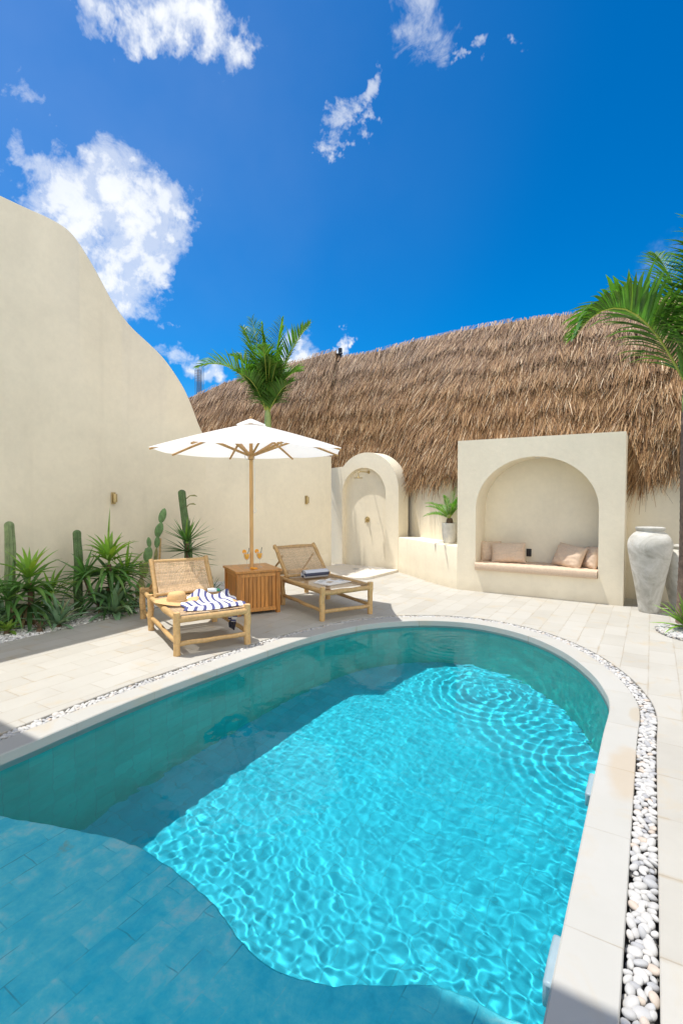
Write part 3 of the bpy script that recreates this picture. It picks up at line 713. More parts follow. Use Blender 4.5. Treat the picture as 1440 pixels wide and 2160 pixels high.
def tsurf(xr, t, RZ, lift):
    """point on a thatch slope: xr = ridge X, t = 0 at the ridge .. 1 at the eave"""
    yr = np.interp(xr, rgs[:, 0], rgs[:, 1]); xe = xr * 1.0 + .12; ye = np.interp(xe, evs[:, 0], evs[:, 1])
    zr = np.interp(xr, *zip(*RZ)); ze = 1.74 + .05 * np.sin(3.1 * xr) + .04 * np.sin(7.7 * xr + 1)
    q = (1 - t) ** 1.25
    X = xe + (xr - xe) * q; Y = ye + (yr - ye) * q - lift * (1 - t) ** 1.5; Z = ze + (zr - ze) * (1 - t)
    bul = .07 * np.sin(pi * np.clip(t, 0, 1)) + .03 * np.sin(2.3 * X + 1.5 * Z) * np.sin(1.7 * Z + .6 * X)
    return np.stack([X, Y - bul, Z + bul * .4], -1)
def thatch(name, label, x0, x1, RZ, lift, seed, nst, zfar):
    r = np.random.default_rng(seed)
    mb = MB(); xs = np.linspace(x0, x1, 120); ts = np.linspace(0, .985, 24)
    XX, TT = np.meshgrid(xs, ts, indexing='ij'); P = tsurf(XX, TT, RZ, lift)
    mb.grid(P)
    back = P.copy(); back[..., 1] += .16; back[..., 2] -= .05
    mb.grid(back[::-1]); mb.grid([P[0], back[0]]); mb.grid([back[-1], P[-1]]); mb.grid([P[:, -1], back[:, -1]])
    o = mb.build('thatched_roof', M['thatch_bed'], shift=((x0 + x1) / 2, 9.5, 1.7)); tag(o, label, 'thatched roof')
    mb = MB()
    n = nst
    xr = x0 + (x1 + (.05 if lift else 0) - x0) * r.random(n); row = r.random(n)
    t0 = row * 1.0
    t0 = np.where(r.random(n) < .14, .90 + .1 * r.random(n), t0)     # a thick fringe at the eave
    L = (.15 + .22 * r.random(n)); wd = (.005 + .013 * r.random(n) ** 1.8)
    p0 = tsurf(xr, t0 - .03, RZ, lift + .012); pa = tsurf(xr, t0 + .03, RZ, lift + .012)
    d = pa - p0; d /= np.linalg.norm(d, axis=1)[:, None]
    clump = .10 * np.sin(xr * 9 + 4 * np.sin(t0 * 11)) + .10 * np.sin(xr * 23 + t0 * 31)
    lean = clump + .16 * r.standard_normal(n) - .10
    side = np.tile(np.array([1., 0, 0]), (n, 1)); out = np.cross(side, d); out *= np.sign(-out[:, 1:2]) 
    L = L * np.where(t0 > .93, 1.0 + .30 * np.sin(xr * 13 + 2 * np.sin(xr * 5)) + .3 * r.standard_normal(n).clip(-1, 1.5), 1.)
    hang = np.clip((t0 - .86) / .14, 0, 1)[:, None]
    d = d * (1 - .75 * hang) + np.array([0, -.05, -1.]) * .75 * hang
    d = d + side * lean[:, None] + out * (.16 + .14 * r.random(n))[:, None] * (1 - .6 * hang)
    d /= np.linalg.norm(d, axis=1)[:, None]
    wdir = np.cross(d, out); wdir /= np.linalg.norm(wdir, axis=1)[:, None]
    tw = r.standard_normal(n)[:, None] * .6; wdir = wdir + out * tw; wdir /= np.linalg.norm(wdir, axis=1)[:, None]
    crs = (t0 * 6.5 + .12 * np.sin(xr * 2.9) + .06 * np.sin(xr * 8.3)) % 1.; p0 = p0 + out * (.045 * crs ** 2)[:, None]
    bend = (r.standard_normal(n) * .12)[:, None] * side + np.array([0, 0, -.10])
    S = []
    for q, ww in ((0, 1.), (.5, .9), (1., .35)):
        c = p0 + d * (L * q)[:, None] + bend * (L * q * q)[:, None]
        S.append(np.stack([c - wdir * (wd * ww / 2)[:, None], c + wdir * (wd * ww / 2)[:, None]], 1))
    strips(mb, np.stack(S, 1))
    mb.build('thatch', M['thatch'], o, auto=0, shift=(0, 0, 0)); ch = o.children[0]
    ch.location = (-(x0 + x1) / 2, -9.5, -1.7)
    rb = MB(); xs = np.linspace(x0, x1, 80); q = tsurf(xs, np.zeros(80), RZ, lift)
    rb.tube([tuple(p + np.array([0, .02, -.01])) for p in q], .035, 8); c = rb.build('ridge_binding', M['ridge'], o); c.location = (-(x0 + x1) / 2, -9.5, -1.7)
    return o
thatch('tr', 'brown thatched roof stretch running right above the alcove and the urns', -6.62, 4.4, RZR, 0., 11, 100000, 0)
thatch('tl', 'brown thatched roof stretch behind the small palm, its ridge a step higher', -16.5, -6.60, RZL, .05, 12, 56000, 0)
b = MB(); b.box((-6.52, 10.50, 4.86), (.07, .07, .44)); b.box((-6.50, 10.44, 4.93), (.16, .03, .03)); b.box((-6.5, 10.44, 4.72), (.05, .16, .05))
tag(b.build('roof_post', M['black'], bevel=.005, shift=(-6.52, 10.5, 4.6)), 'short black post standing in the step between the two thatched ridges', 'post')
# far rebar beyond the roofs
b = MB(); rc = Vector((0, 0, 1.5)) + ray_dir(417, 806) * 30
for i in range(5):
    for j in range(3): b.tube([rc + Vector((i * .1 - .2, j * .12, -1.)), rc + Vector((i * .1 - .2 + .01 * (i - 2), j * .12, .72 + .05 * ((i * 3 + j) % 4)))], .009, 6)
for k in range(5): b.tube([rc + Vector((-.22, 0, .08 + k * .14)), rc + Vector((.22, 0, .08 + k * .14))], .007, 6)
tag(b.build('rebar_column', M['rust'], shift=tuple(rc + Vector((0, 0, -1)))), 'bundle of bare steel rods sticking up beyond the thatched ridge', 'steel rods')

# added unseen slab, kept narrow to let in skylight: its edge shades the ledge
vl = thing('shade_canopy', 'unseen cream canopy slab on posts, added to shade the near end of the pool', 'canopy', (-2, .3, 0))
b = MB(); b.box((0, .05, 5.08), (12.5, 1.35, .16)); b.build('roof', M['plaster'], vl, bevel=.02)
for x_ in (-6.1, 6.1): b = MB(); b.box((x_, 0, 2.46), (.16, .16, 5.1)); b.build('post', M['plaster'], vl, bevel=.01)

# ------------------------------------------------------------------ gravel and pebbles
def ico(sub):
    bm = __import__('bmesh').new(); __import__('bmesh').ops.create_icosphere(bm, subdivisions=sub, radius=1)
    V = np.array([tuple(v.co) for v in bm.verts]); F = [tuple(v.index for v in f.verts) for f in bm.faces]; bm.free(); return V, F
IV, IF = ico(1); JV, JF = ico(3)
def scatter(mb, pos, size, r, V=IV, F=IF, flat=.6):
    for p, s in zip(pos, size):
        a = r.random() * 6.28; sc = np.array([s * (1 + .5 * r.random()), s * (.75 + .25 * r.random()), s * flat * (.8 + .4 * r.random())])
        q = V * (1 + .12 * r.standard_normal((len(V), 1))) * sc
        tl = r.standard_normal() * .3
        q = q @ np.array([[1, 0, 0], [0, cos(tl), sin(tl)], [0, -sin(tl), cos(tl)]])
        q = q @ np.array([[cos(a), sin(a), 0], [-sin(a), cos(a), 0], [0, 0, 1]]) + p
        mb.add(q, F)
r = np.random.default_rng(5)
mb = MB(); pos = []
for y in np.arange(1.8, 6.75, .03):
    xe = -5.60 + .05 * sin(1.1 * y)
    for x in np.arange(-6.72, xe, .03): pos.append((x + r.normal() * .008, y + r.normal() * .008, -.012 + r.random() * .014))
scatter(mb, pos, .013 + .009 * r.random(len(pos)), r)
stuff(mb.build('white_gravel', M['white_gravel'], smooth=False), 'white gravel spread under the cacti along the tall wall')
mb = MB(); mb.add([(-6.9, -3, -.03), (-5.6, -3, -.03), (-5.6, 6.75, -.03), (-6.9, 6.75, -.03)], [(0, 1, 2, 3)]); struct(mb.build('gravel_ground', M['white_gravel']))
mb = MB(); mb.prism([(-9, 6.75), (-5.602, 6.75), (-5.602, 12), (-9, 12)], -.06, -.001); struct(mb.build('side_paving', M['deck'], smooth=False))
# right-hand bed round the palm
mb = MB(); pos = []
for _ in range(2600):
    a = r.random() * 6.28; q = r.random() ** .5; x = .50 + .44 * q * cos(a); y = 6.60 + .42 * q * sin(a); pos.append((x, y, .006 + .02 * r.random()))
scatter(mb, pos, .014 + .014 * r.random(len(pos)), r)
stuff(mb.build('pebble_bed', M['pebble'], smooth=False), 'grey and white pebbles round the foot of the right palm')

# pebbles in the strip round the pool
mids = offset(pool, .235); T = np.roll(pool, -1, 0) - np.roll(pool, 1, 0); T /= np.linalg.norm(T, axis=1)[:, None]; N2 = np.stack([T[:, 1], -T[:, 0]], 1)
camp = np.array([0, 0, 1.5])
keep = [i for i in range(NP) if mids[i][1] > 1.0]
cells = {}; stones = []
r = np.random.default_rng(21)
for layer, tries in ((0, 26000), (1, 44000)):
    cells = {}
    for _ in range(tries):
        i = keep[r.integers(len(keep))]; j = (i + 1) % NP; f = r.random()
        s = .0115 + .010 * r.random() ** 1.3
        lim = .048 - s * .8; off = (r.random() * 2 - 1) * lim
        p = mids[i] * (1 - f) + mids[j] * f + N2[i] * off
        c = (int(p[0] // .06), int(p[1] // .06)); ok = True
        for dx in (-1, 0, 1):
            for dy in (-1, 0, 1):
                for (qx, qy, qs) in cells.get((c[0] + dx, c[1] + dy), ()):
                    if (qx - p[0]) ** 2 + (qy - p[1]) ** 2 < (.80 * (s + qs)) ** 2: ok = False; break
        if ok:
            cells.setdefault(c, []).append((p[0], p[1], s)); stones.append((p[0], p[1], (-.042, -.016)[layer] + .006 * r.random(), s, layer))
top = [s for s in stones if s[4] == 1]; low = [s for s in stones if s[4] == 0]
top.sort(key=lambda s: np.hypot(s[0], s[1]) - 3 * (s[0] > -.3) * 0)
def visible_first(s):
    d = np.array([s[0], s[1], 0]) - camp; yw = R(31.7); fwd = -sin(yw) * d[0] + cos(yw) * d[1]; rt_ = cos(yw) * d[0] + sin(yw) * d[1]
    if fwd < .3: return 99
    x = 720 + 1061 * rt_ / fwd; y = 1045 + 1061 * 1.5 / fwd
    return np.linalg.norm(d) if (0 < x < 1440 and y < 2190) else 60 + np.linalg.norm(d)
top.sort(key=visible_first)
protos = []
def pebble_mesh(k):
    q = JV.copy(); rr = np.random.default_rng(k); 
    for _ in range(5):
        a = rr.standard_normal(3); a /= np.linalg.norm(a); q += .09 * rr.standard_normal() * np.sin(q @ a * 2.2 + rr.random() * 6)[:, None] * a
    q *= np.array([1.22 + .3 * rr.random(), .92 + .12 * rr.random(), .55 + .2 * rr.random()])
    m_ = MB(); m_.add(q, JF); return m_
for k in range(9):
    o = pebble_mesh(k).build('pebble', M['pebble'], auto=0); protos.append(o)
for i, (x, y, z, s, _) in enumerate(top[:300]):
    o = protos[i] if i < len(protos) else protos[int(r.integers(9))].copy()
    if i >= len(protos): col.objects.link(o)
    o.location = (x, y, z); o.scale = (s, s, s); o.rotation_euler = (r.normal() * .3, r.normal() * .3, r.random() * 6.28)
    tag(o, 'smooth pale pebble lying in the drain strip beside the pool coping', 'pebble', 'pebbles in the drain strip')
mb = MB()
PV = [np.concatenate(pebble_mesh(k).v) for k in range(5)]
K2V, K2F = ico(2)
for (x, y, z, s, _) in top[300:] + low:
    a = r.random() * 6.28; q = K2V * np.array([1.3, .95, .6]) * s * (1 + .05 * r.standard_normal((len(K2V), 1)))
    tl = r.normal() * .3; q = q @ np.array([[1, 0, 0], [0, cos(tl), sin(tl)], [0, -sin(tl), cos(tl)]])
    q = q @ np.array([[cos(a), sin(a), 0], [-sin(a), cos(a), 0], [0, 0, 1]]) + (x, y, z); mb.add(q, K2F)
stuff(mb.build('drain_pebbles', M['pebble'], auto=0), 'pale pebbles filling the rest of the drain strip round the pool')

# pool fittings
b = MB(); b.box((-3.196, 3.78, -.115), (.03, .30, .10)); sk = b.build('skimmer', M['tile'], bevel=.004); tag(sk, 'flat skimmer cover with a dark rim under the coping by the left lounger', 'pool skimmer')
b = MB()
b.tube([(-3.172, 3.95, -.02), (-3.172, 3.95, -.15), (-3.172, 3.935, -.165), (-3.172, 3.60, -.165)], .008, 8); b.build('rim', M['black'], sk)
for y, lb in ((3.02, 'white pool fitting on the right pool wall level with the tan coping stain'), (1.80, 'white pool fitting on the right pool wall nearest the camera')):
    b = MB(); b.box((-.258, y, -.165), (.042, .22 if y < 2 else .24, .14)); o = tag(b.build('pool_fitting', M['white_plastic'], bevel=.012, shift=(-.258, y, -.2)), lb, 'pool fitting', 'fittings on the right pool wall'); o.cycles.is_caustics_receiver = True

sk.cycles.is_caustics_receiver = True
# ------------------------------------------------------------------ loungers
def lounger(name, label, FL, u, back_top, cane, seed, sag=.0):
    """local frame: x towards the foot (0 = foot legs, negative = head), y from the left side to the right, origin at the left foot leg"""
    W = .70; SL = 1.06; TL = 1.66; r = np.random.default_rng(seed)
    t = thing(name, label, 'sun lounger', (FL[0], FL[1], 0), math.atan2(u[1], u[0]), 'bamboo-framed loungers by the pool')
    w = lambda a: a + r.normal() * .004
    def log(p, q, rad, n=6, seg=12):
        p, q = Vector(p), Vector(q)
        pts = [p.lerp(q, k / (n - 1)) + (Vector((r.normal(), r.normal(), r.normal())) * .003 if 0 < k < n - 1 else Vector((0, 0, 0))) for k in range(n)]
        return MB().tube(pts, [rad * (1 + .05 * r.normal()) for _ in range(n)], seg)
    for (x, y, h) in ((0, 0, .405), (0, W, .405), (-SL, -.01, .40), (-SL, W + .01, .40), (-TL, .02, .38), (-TL, W - .02, .38)):
        log((x, y, 0), (x + r.normal() * .004, y + r.normal() * .004, h), .034).build('leg', M['teak'], t, bevel=.004)
    for y in (0, W):
        log((0, y, .352), (-SL, y, .352), .032).build('side_rail', M['teak'], t)
        log((0, y, .12), (-SL, y, .135), .022).build('stretcher', M['teak'], t)
        log((-SL + .02, y + (.01 if y == 0 else -.01), .33), (-TL, y + (.02 if y == 0 else -.02), .335), .027).build('rear_rail', M['teak'], t)
        log((-SL, y, .11), (-TL, y + (.02 if y == 0 else -.02), .11), .02).build('stretcher', M['teak'], t)
    log((0, 0, .335), (0, W, .335), .031).build('foot_rail', M['teak'], t)
    log((0, 0, .105), (0, W, .105), .024).build('foot_stretcher', M['teak'], t)
    log((-SL, 0, .325), (-SL, W, .325), .026).build('cross_rail', M['teak'], t)
    log((-TL, 0, .345), (-TL, W, .345), .034).build('head_rail', M['teak'], t)
    # backrest frame, hinged on the middle legs
    bx, bz = back_top; p0 = Vector((-SL + .06, 0, .40)); p1 = Vector((-bx, 0, bz))
    for y in (.035, W - .035): log(p0 + Vector((0, y, -.03)), p1 + Vector((0, y, .03)), .027).build('back_post', M['teak'], t)
    log(p1 + Vector((0, .02, 0)), p1 + Vector((0, W - .02, 0)), .025).build('back_rail', M['teak'], t)
    log(p0 + Vector((0, .03, 0)), p0 + Vector((0, W - .03, 0)), .02).build('back_rail', M['teak'], t)
    # props from the backrest to the head rail
    pm = p0.lerp(p1, .72)
    for y in (.10, W - .10): log(pm + Vector((0, y, -.01)), (-TL + .02, y, .36), .014).build('prop', M['teak'], t)
    def weave(origin, ex, ey, la, lb, na, nb, nrm, dip, name):
        mb = MB(); P = []
        ka = 22
        for i in range(nb):                                # bands running along ex
            v = (i + .5) / nb * lb; jit = r.normal(0, .0006, ka)
            S = []
            for k in range(ka):
                s_ = k / (ka - 1); z = -dip * 4 * s_ * (1 - s_) * (1 - (2 * (i + .5) / nb - 1) ** 2 * .4) + .0012 * (-1) ** (k + i)
                c = origin + ex * (s_ * la) + ey * (v + jit[k]) + nrm * z
                S.append([tuple(c - ey * .0042), tuple(c + ey * .0042)])
            P.append(S)
        strips(mb, np.array(P)); P = []
        kb = 14
        for i in range(na):
            s_ = (i + .5) / na; S = []
            for k in range(kb):
                q = k / (kb - 1); z = -dip * 4 * s_ * (1 - s_) * (1 - (2 * q - 1) ** 2 * .4) + .001 + .0012 * (-1) ** (k + i)
                c = origin + ex * (s_ * la) + ey * (q * lb) + nrm * z
                S.append([tuple(c - ex * .0042), tuple(c + ex * .0042)])
            P.append(S)
        strips(mb, np.array(P))
        mb.build(name, cane, t, auto=0)
    weave(Vector((-.015, .02, .372)), Vector((-1, 0, 0)), Vector((0, 1, 0)), SL - .07, W - .04, 58, 40, Vector((0, 0, 1)), .012, 'seat')
    d = (p1 - p0); L = d.length; d.normalize(); nrm = Vector((0, 1, 0)).cross(d) * -1
    if nrm.x < 0: nrm = -nrm
    weave(p0 + Vector((0, .06, 0)) + nrm * .02, d, Vector((0, 1, 0)), L, W - .12, 30, 32, nrm, .02, 'backrest')
    return t
U1 = Vector((.90, -.436)).normalized(); U2 = Vector((.897, -.441)).normalized()
L1 = lounger('sun_lounger', 'pale wooden lounger with open cane weave beside the cacti, hat and striped towel on it', (-3.76, 3.16), U1, (1.24, .735), M['cane'], 31)
L2 = lounger('sun_lounger', 'tan cane lounger in the parasol shade carrying a rolled towel and a magazine', (-3.33, 4.95), U2, (1.42, .75), M['cane2'], 32)
def onL(FL, u, a, b, z): w_ = Vector((-u.y, u.x)); q = Vector(FL) - u * a + w_ * b; return Vector((q.x, q.y, z))
A1 = math.atan2(U1.y, U1.x); A2 = math.atan2(U2.y, U2.x)
FL1, FL2 = (-3.76, 3.16), (-3.33, 4.95)

# straw hat
c = onL(FL1, U1, .62, .16, .372)
t = thing('straw_hat', 'wide-brimmed natural straw hat lying on the lounger beside the cacti', 'hat', tuple(c), R(20))
def hat_ring(rx, ry, z, wob=0, n=48, ph=0): return [(rx * cos(2 * pi * k / n), ry * sin(2 * pi * k / n), z + wob * sin(4 * pi * k / n + ph) + wob * .5 * sin(6 * pi * k / n)) for k in range(n)]
b = MB(); b.grid([hat_ring(.225, .235, .018, .012), hat_ring(.19, .20, .016, .010), hat_ring(.14, .15, .014, .005), hat_ring(.105, .115, .014, .001), hat_ring(.096, .106, .022)], closed_v=True)
o = b.build('brim', M['straw'], t, auto=0); sm = o.modifiers.new('thickness', 'SOLIDIFY'); sm.thickness = .004
b = MB(); b.grid([hat_ring(.097, .107, .018), hat_ring(.094, .104, .05), hat_ring(.088, .098, .085), hat_ring(.075, .085, .105), hat_ring(.05, .058, .112), hat_ring(.02, .025, .106), hat_ring(.001, .001, .104)], closed_v=True)
b.build('crown', M['straw'], t, auto=0)
b = MB(); b.grid([hat_ring(.0995, .1095, .022), hat_ring(.0975, .1075, .045)], closed_v=True); b.build('hat_band', simple('hat_band', (.58, .38, .20), .8), t, auto=0)

# striped towel draped over the right rail
def cloth(nu, nv, fn, name, mat, parent=None, thick=.006, uvs=(1, 1)):
    P = np.array([[fn(i / (nu - 1), j / (nv - 1)) for j in range(nv)] for i in range(nu)]); b = MB(); b.grid(P)
    o = b.build(name, mat, parent, auto=0); uvl = o.data.uv_layers.new(name='UVMap'); uv = []
    for l in o.data.loops: i, j = divmod(l.vertex_index, nv); uv += [i / (nu - 1) * uvs[0], j / (nv - 1) * uvs[1]]
    uvl.data.foreach_set('uv', uv); s = o.modifiers.new('thickness', 'SOLIDIFY'); s.thickness = thick; s.offset = 1
    return o
tw = thing('striped_towel', 'white and navy striped towel draped over the right rail of the front lounger', 'towel', (FL1[0], FL1[1], 0), A1)
def tfn(u, v):                                   # u along the lounger (foot .. head), v from the middle across the right rail
    a = -(.10 + .64 * u) + .07 * (v - .5) + .05 * sin(3 * u + 4 * v)
    y = .20 + .62 * v - .10 * (1 - u) * (1 - v) + .03 * sin(7 * u)
    z = .386 + .010 * sin(9 * u + 5 * v) * sin(6 * v + 1.3) + .008 * sin(17 * u - 9 * v) + (.035 * max(0, u - .55) * 2 * (1 + sin(13 * v + 3 * u)))
    over = y - .735
    if over > 0: y = .735 + .02 * sin(14 * u); z = z - over * 1.0
    return (a, y, max(z, .2))
cloth(60, 60, tfn, 'towel_cloth', M['stripe'], tw, .006, (1, .95))
def tfn2(u, v):
    a = -.30 - .16 * u + .02 * sin(5 * v); y = .73 + .016 * sin(11 * u + 2 * v) - .05 * v; z = .375 - .22 * v
    return (a, y, z)
cloth(24, 24, tfn2, 'hanging_end', M['stripe'], tw, .005, (.5, .5))
b = MB()
for k in range(9): x = -.30 - .16 * k / 8; b.tube([(x, .685 + .01 * sin(k), .16), (x + .006 * sin(2 * k), .675, .115), (x + .01 * sin(k), .67, .075)], [.006, .008, .004], 6)
b.build('tassel_fringe', simple('dark_tassel', (.04, .04, .06), .9), tw)
# little tube of lotion
c = onL(FL1, U1, .80, .60, .40)
t = thing('lotion_bottle', 'small white bottle with a green cap lying on the striped towel', 'bottle', tuple(c), A1 + R(70))
b = MB(); b.tube([(-.05, 0, .03), (.0, 0, .03), (.05, 0, .03)], [.020, .024, .022], 16); b.build('bottle_body', M['white_plastic'], t)
b = MB(); b.tube([(.05, 0, .03), (.085, 0, .03)], [.018, .016], 16); b.build('cap', M['green_plastic'], t)

# rolled towel
c = onL(FL2, U2, .80, .35, .375)
t = thing('rolled_towel', 'rolled grey towel with a dark band at the head of the shaded lounger', 'towel', tuple(c), A2 + R(90))
def spiral(u, v):
    th = v * 2 * pi * 2.6 + .3; rr = .022 + .042 * v; return ((u - .5) * .36 + .006 * sin(3 * th), rr * 1.25 * cos(th), .064 + rr * .95 * sin(th))
cloth(14, 110, spiral, 'towel_cloth', M['roll'], t, .009, (1, 4.0))
# magazine
c = onL(FL2, U2, .36, .36, .376)
t = thing('magazine', 'open magazine with pale pages lying on the shaded lounger', 'magazine', tuple(c), A2 + R(12))
for s in (-1, 1):
    b = MB(); P = [[(x, s * (.0 + .205 * v), .012 + .022 * sin(pi * min(1, v * 1.15)) * (1 - v * .35)) for x in (-.14, -.05, .05, .14)] for v in np.linspace(0, 1, 12)]
    Q = [[(p[0], p[1], .002) for p in row] for row in P]; b.grid(P); b.grid(Q); b.grid([[row[0] for row in P], [row[0] for row in Q]]); b.grid([[row[-1] for row in P], [row[-1] for row in Q]]); b.grid([P[-1], Q[-1]])
    b.build('page_block', M['paper'], t)
def patch(name, x0, x1, v0, v1, s, c_):
    b = MB(); b.grid([[(x, s * .205 * v, .0145 + .022 * sin(pi * min(1, v * 1.15)) * (1 - v * .35)) for x in (x0, x1)] for v in np.linspace(v0, v1, 6)]); return b.build(name, simple('ink_' + name, c_, .4), t)
patch('printed_picture', -.10, .02, .2, .6, 1, (.45, .33, .22)); patch('printed_picture', .05, .11, .35, .8, 1, (.25, .25, .27)); patch('printed_picture', -.11, -.03, .25, .8, -1, (.6, .6, .6)); patch('printed_picture', .03, .11, .3, .7, -1, (.5, .4, .3))

# ------------------------------------------------------------------ table, drinks, parasol
TC = Vector((-4.45, 4.97)); TA = math.atan2(-.34, .56)
tb = thing('side_table', 'square orange teak box table between the two loungers, the parasol pole through it', 'table', (TC.x, TC.y, 0), TA)
hx, hy = .285, .255
b = MB(); b.box((0, 0, .545), (.655, .60, .03)); b.build('table_top', M['teak_top'], tb, bevel=.004)
for sx in (-1, 1):
    for sy in (-1, 1): b = MB(); b.box((sx * hx, sy * hy, .263), (.052, .052, .526)); b.build('leg', M['teak_box'], tb, bevel=.003)
def panel(cx, cy, L, rz):
    b = MB(); n = 9; m4 = Matrix.Translation((cx, cy, 0)) @ Matrix.Rotation(rz, 4, 'Z')
    for k in range(n):
        wv = L / n
        b.box(0, (wv - .005, .014, .40), M=m4 @ Matrix.Translation((-L / 2 + wv * (k + .5), 0, .285)))
    o = b.build('slat_panel', M['teak_box'], tb, bevel=.002)
    for zz_ in (.50, .062): b = MB(); b.box(0, (L, .024, .05), M=m4 @ Matrix.Translation((0, -.003, zz_))); b.build('rail', M['teak_top'], tb, bevel=.003)
panel(0, -hy, 2 * hx - .052, 0); panel(0, hy, 2 * hx - .052, pi); panel(hx, 0, 2 * hy - .052, pi / 2); panel(-hx, 0, 2 * hy - .052, -pi / 2)

def glass(x, y, label, straw_rot, sc=1.):
    t = thing('cocktail_glass', label, 'drink', (x, y, .56), straw_rot, 'orange drinks on the table')
    prof = [(.0, .0), (.034, .001), (.034, .004), (.006, .010), (.004, .02), (.004, .095), (.008, .104), (.026, .118), (.038, .142), (.041, .17), (.037, .205), (.036, .205), (.040, .17), (.0365, .143), (.025, .121), (.0, .11)]
    b = MB(); b.lathe(prof, 28, caps=False); b.build('glass', M['glass'], t, auto=0)
    b = MB(); b.lathe([(.0, .110), (.0255, .1195), (.0375, .143), (.0405, .17), (.0395, .185), (.0, .185)], 28); b.build('juice', M['juice'], t)
    b = MB(); b.tube([(-.005, 0, .13), (.022, .006, .215), (.03, .008, .262)], .0035, 8); b.build('straw', M['black'], t)
    b = MB(); b.lathe([(.0, -.003), (.026, -.003), (.028, 0), (.026, .003), (.0, .003)], 20); o = b.build('orange_slice', M['orange'], t); o.location = (-.036, 0, .212); o.rotation_euler = (R(90), 0, R(15))
cg = Vector((-4.45, 4.97))
f2 = Vector((-.525, .851)); r2 = Vector((.851, .525))
p = cg - f2 * .10 - r2 * .045; glass(p.x, p.y, 'stemmed glass of orange juice in front of the parasol pole', R(10))
p = cg - f2 * .01 + r2 * .105; glass(p.x, p.y, 'stemmed glass of orange juice to the right of the parasol pole', R(40))
for k, (dx, dy, lb) in enumerate(((.03, -.14, 'orange slice on the table nearest the pole'), (.075, -.145, 'orange slice on the table lying flat on the right'), (.05, -.175, 'orange slice on the table nearest the front edge'))):
    p = cg + f2 * dy + r2 * dx; b = MB(); b.lathe([(.0, 0), (.024, 0), (.028, .006), (.026, .012), (.0, .014)], 18)
    o = b.build('orange_slice', M['orange']); o.location = (p.x, p.y, .562); o.rotation_euler = (R(6 * k), R(8), k); tag(o, lb, 'fruit slice', 'orange slices on the table')

um = thing('parasol', 'white canvas parasol with a wooden pole standing through the teak table', 'parasol', (TC.x, TC.y, 0))
b = MB(); b.tube([(0, 0, .02), (0, 0, 1.2), (0, 0, 2.44)], .024, 16); b.build('pole', M['pole'], um)
RZ_, RR, AZ = 2.08, 1.25, 2.44
ang = [R(56.6 + 45 * k) for k in range(8)]
b = MB(); nu, nv = 14, 10
for k in range(8):
    a0, a1 = ang[k], ang[(k + 1) % 8] if k < 7 else ang[0] + 2 * pi
    c0, c1 = Vector((cos(a0), sin(a0), 0)) * RR, Vector((cos(a1), sin(a1), 0)) * RR
    P = []
    for i in range(nu + 1):
        u_ = i / nu
        row = []
        for j in range(nv + 1):
            v_ = j / nv; e = c0.lerp(c1, v_); sagv = -.022 * 4 * v_ * (1 - v_) * u_ - .02 * 4 * u_ * (1 - u_) * 0
            pull = 1 - .02 * 4 * v_ * (1 - v_) * (u_ > .97)
            q = e * u_ * pull; row.append((q.x, q.y, AZ + (RZ_ - AZ) * u_ + sagv + .035 * 4 * u_ * (1 - u_) * .4))
        P.append(row)
    b.grid(P)
cn = b.build('canopy', M['canvas'], um, auto=25)
b = MB()
P = []
for u_ in (0, .5, 1): P.append([(cos(2 * pi * k / 32 + ang[0]) * .20 * u_ * (1 - .05 * (1 - cos(8 * 2 * pi * k / 32)) ), sin(2 * pi * k / 32 + ang[0]) * .20 * u_ * (1 - .05 * (1 - cos(8 * 2 * pi * k / 32))), AZ + .06 - .095 * u_ + .010 * u_ * (1 - cos(8 * 2 * pi * k / 32))) for k in range(32)])
b.grid(P, closed_v=True); b.build('vent', M['canvas'], cn, auto=0)
b = MB(); b.lathe([(.0, .06), (.016, .05), (.02, .03), (.012, 0)][::-1], 16, (0, 0, AZ + .03)); b.build('finial', M['pole'], um)
for k in range(8):
    d = Vector((cos(ang[k]), sin(ang[k]), 0)); e = d * (RR - .01); 
    pts = [d * .03 + Vector((0, 0, AZ - .045))] + [d * (RR - .01) * q + Vector((0, 0, AZ + (RZ_ - AZ) * q + .035 * 4 * q * (1 - q) * .4 - .022)) for q in (.25, .5, .75, 1)]
    b = MB(); b.tube(pts, [.022, .021, .020, .018, .016], 6, flat=.8); rb = b.build('rib', M['pole'], um)
    b = MB(); q = .48; b.tube([d * .035 + Vector((0, 0, 2.02)), d * RR * q + Vector((0, 0, AZ + (RZ_ - AZ) * q - .03))], .016, 6); b.build('strut', M['pole'], rb)
b = MB(); b.lathe([(.024, -.06), (.045, -.05), (.045, .03), (.03, .05), (.024, .05)], 20, (0, 0, 2.02)); b.build('runner', M['pole'], um)
b = MB(); b.lathe([(.024, -.04), (.05, -.03), (.05, .02), (.024, .03)], 20, (0, 0, AZ - .04)); b.build('hub', M['pole'], um)
b = MB(); q = Vector((.851, .525, 0)) * .05 - Vector((-.525, .851, 0)) * .03
b.tube([q * .6 + Vector((0, 0, 2.10)), q + Vector((0, 0, 1.8)), q + Vector((.004, 0, 1.32))], .0035, 6)
b.tube([q + Vector((.02 * cos(a), .02 * sin(a) * .5, 1.30 + .025 * sin(a))) for a in np.linspace(0, 2 * pi, 14)], .004, 6)
b.tube([Vector((-.03, -.03, 2.06)) + Vector((.03 * sin(a), -.02, -.05 * (1 - cos(a)))) for a in np.linspace(0, 2 * pi, 16)], .0045, 6)
b.build('pull_cord', M['cord'], um)

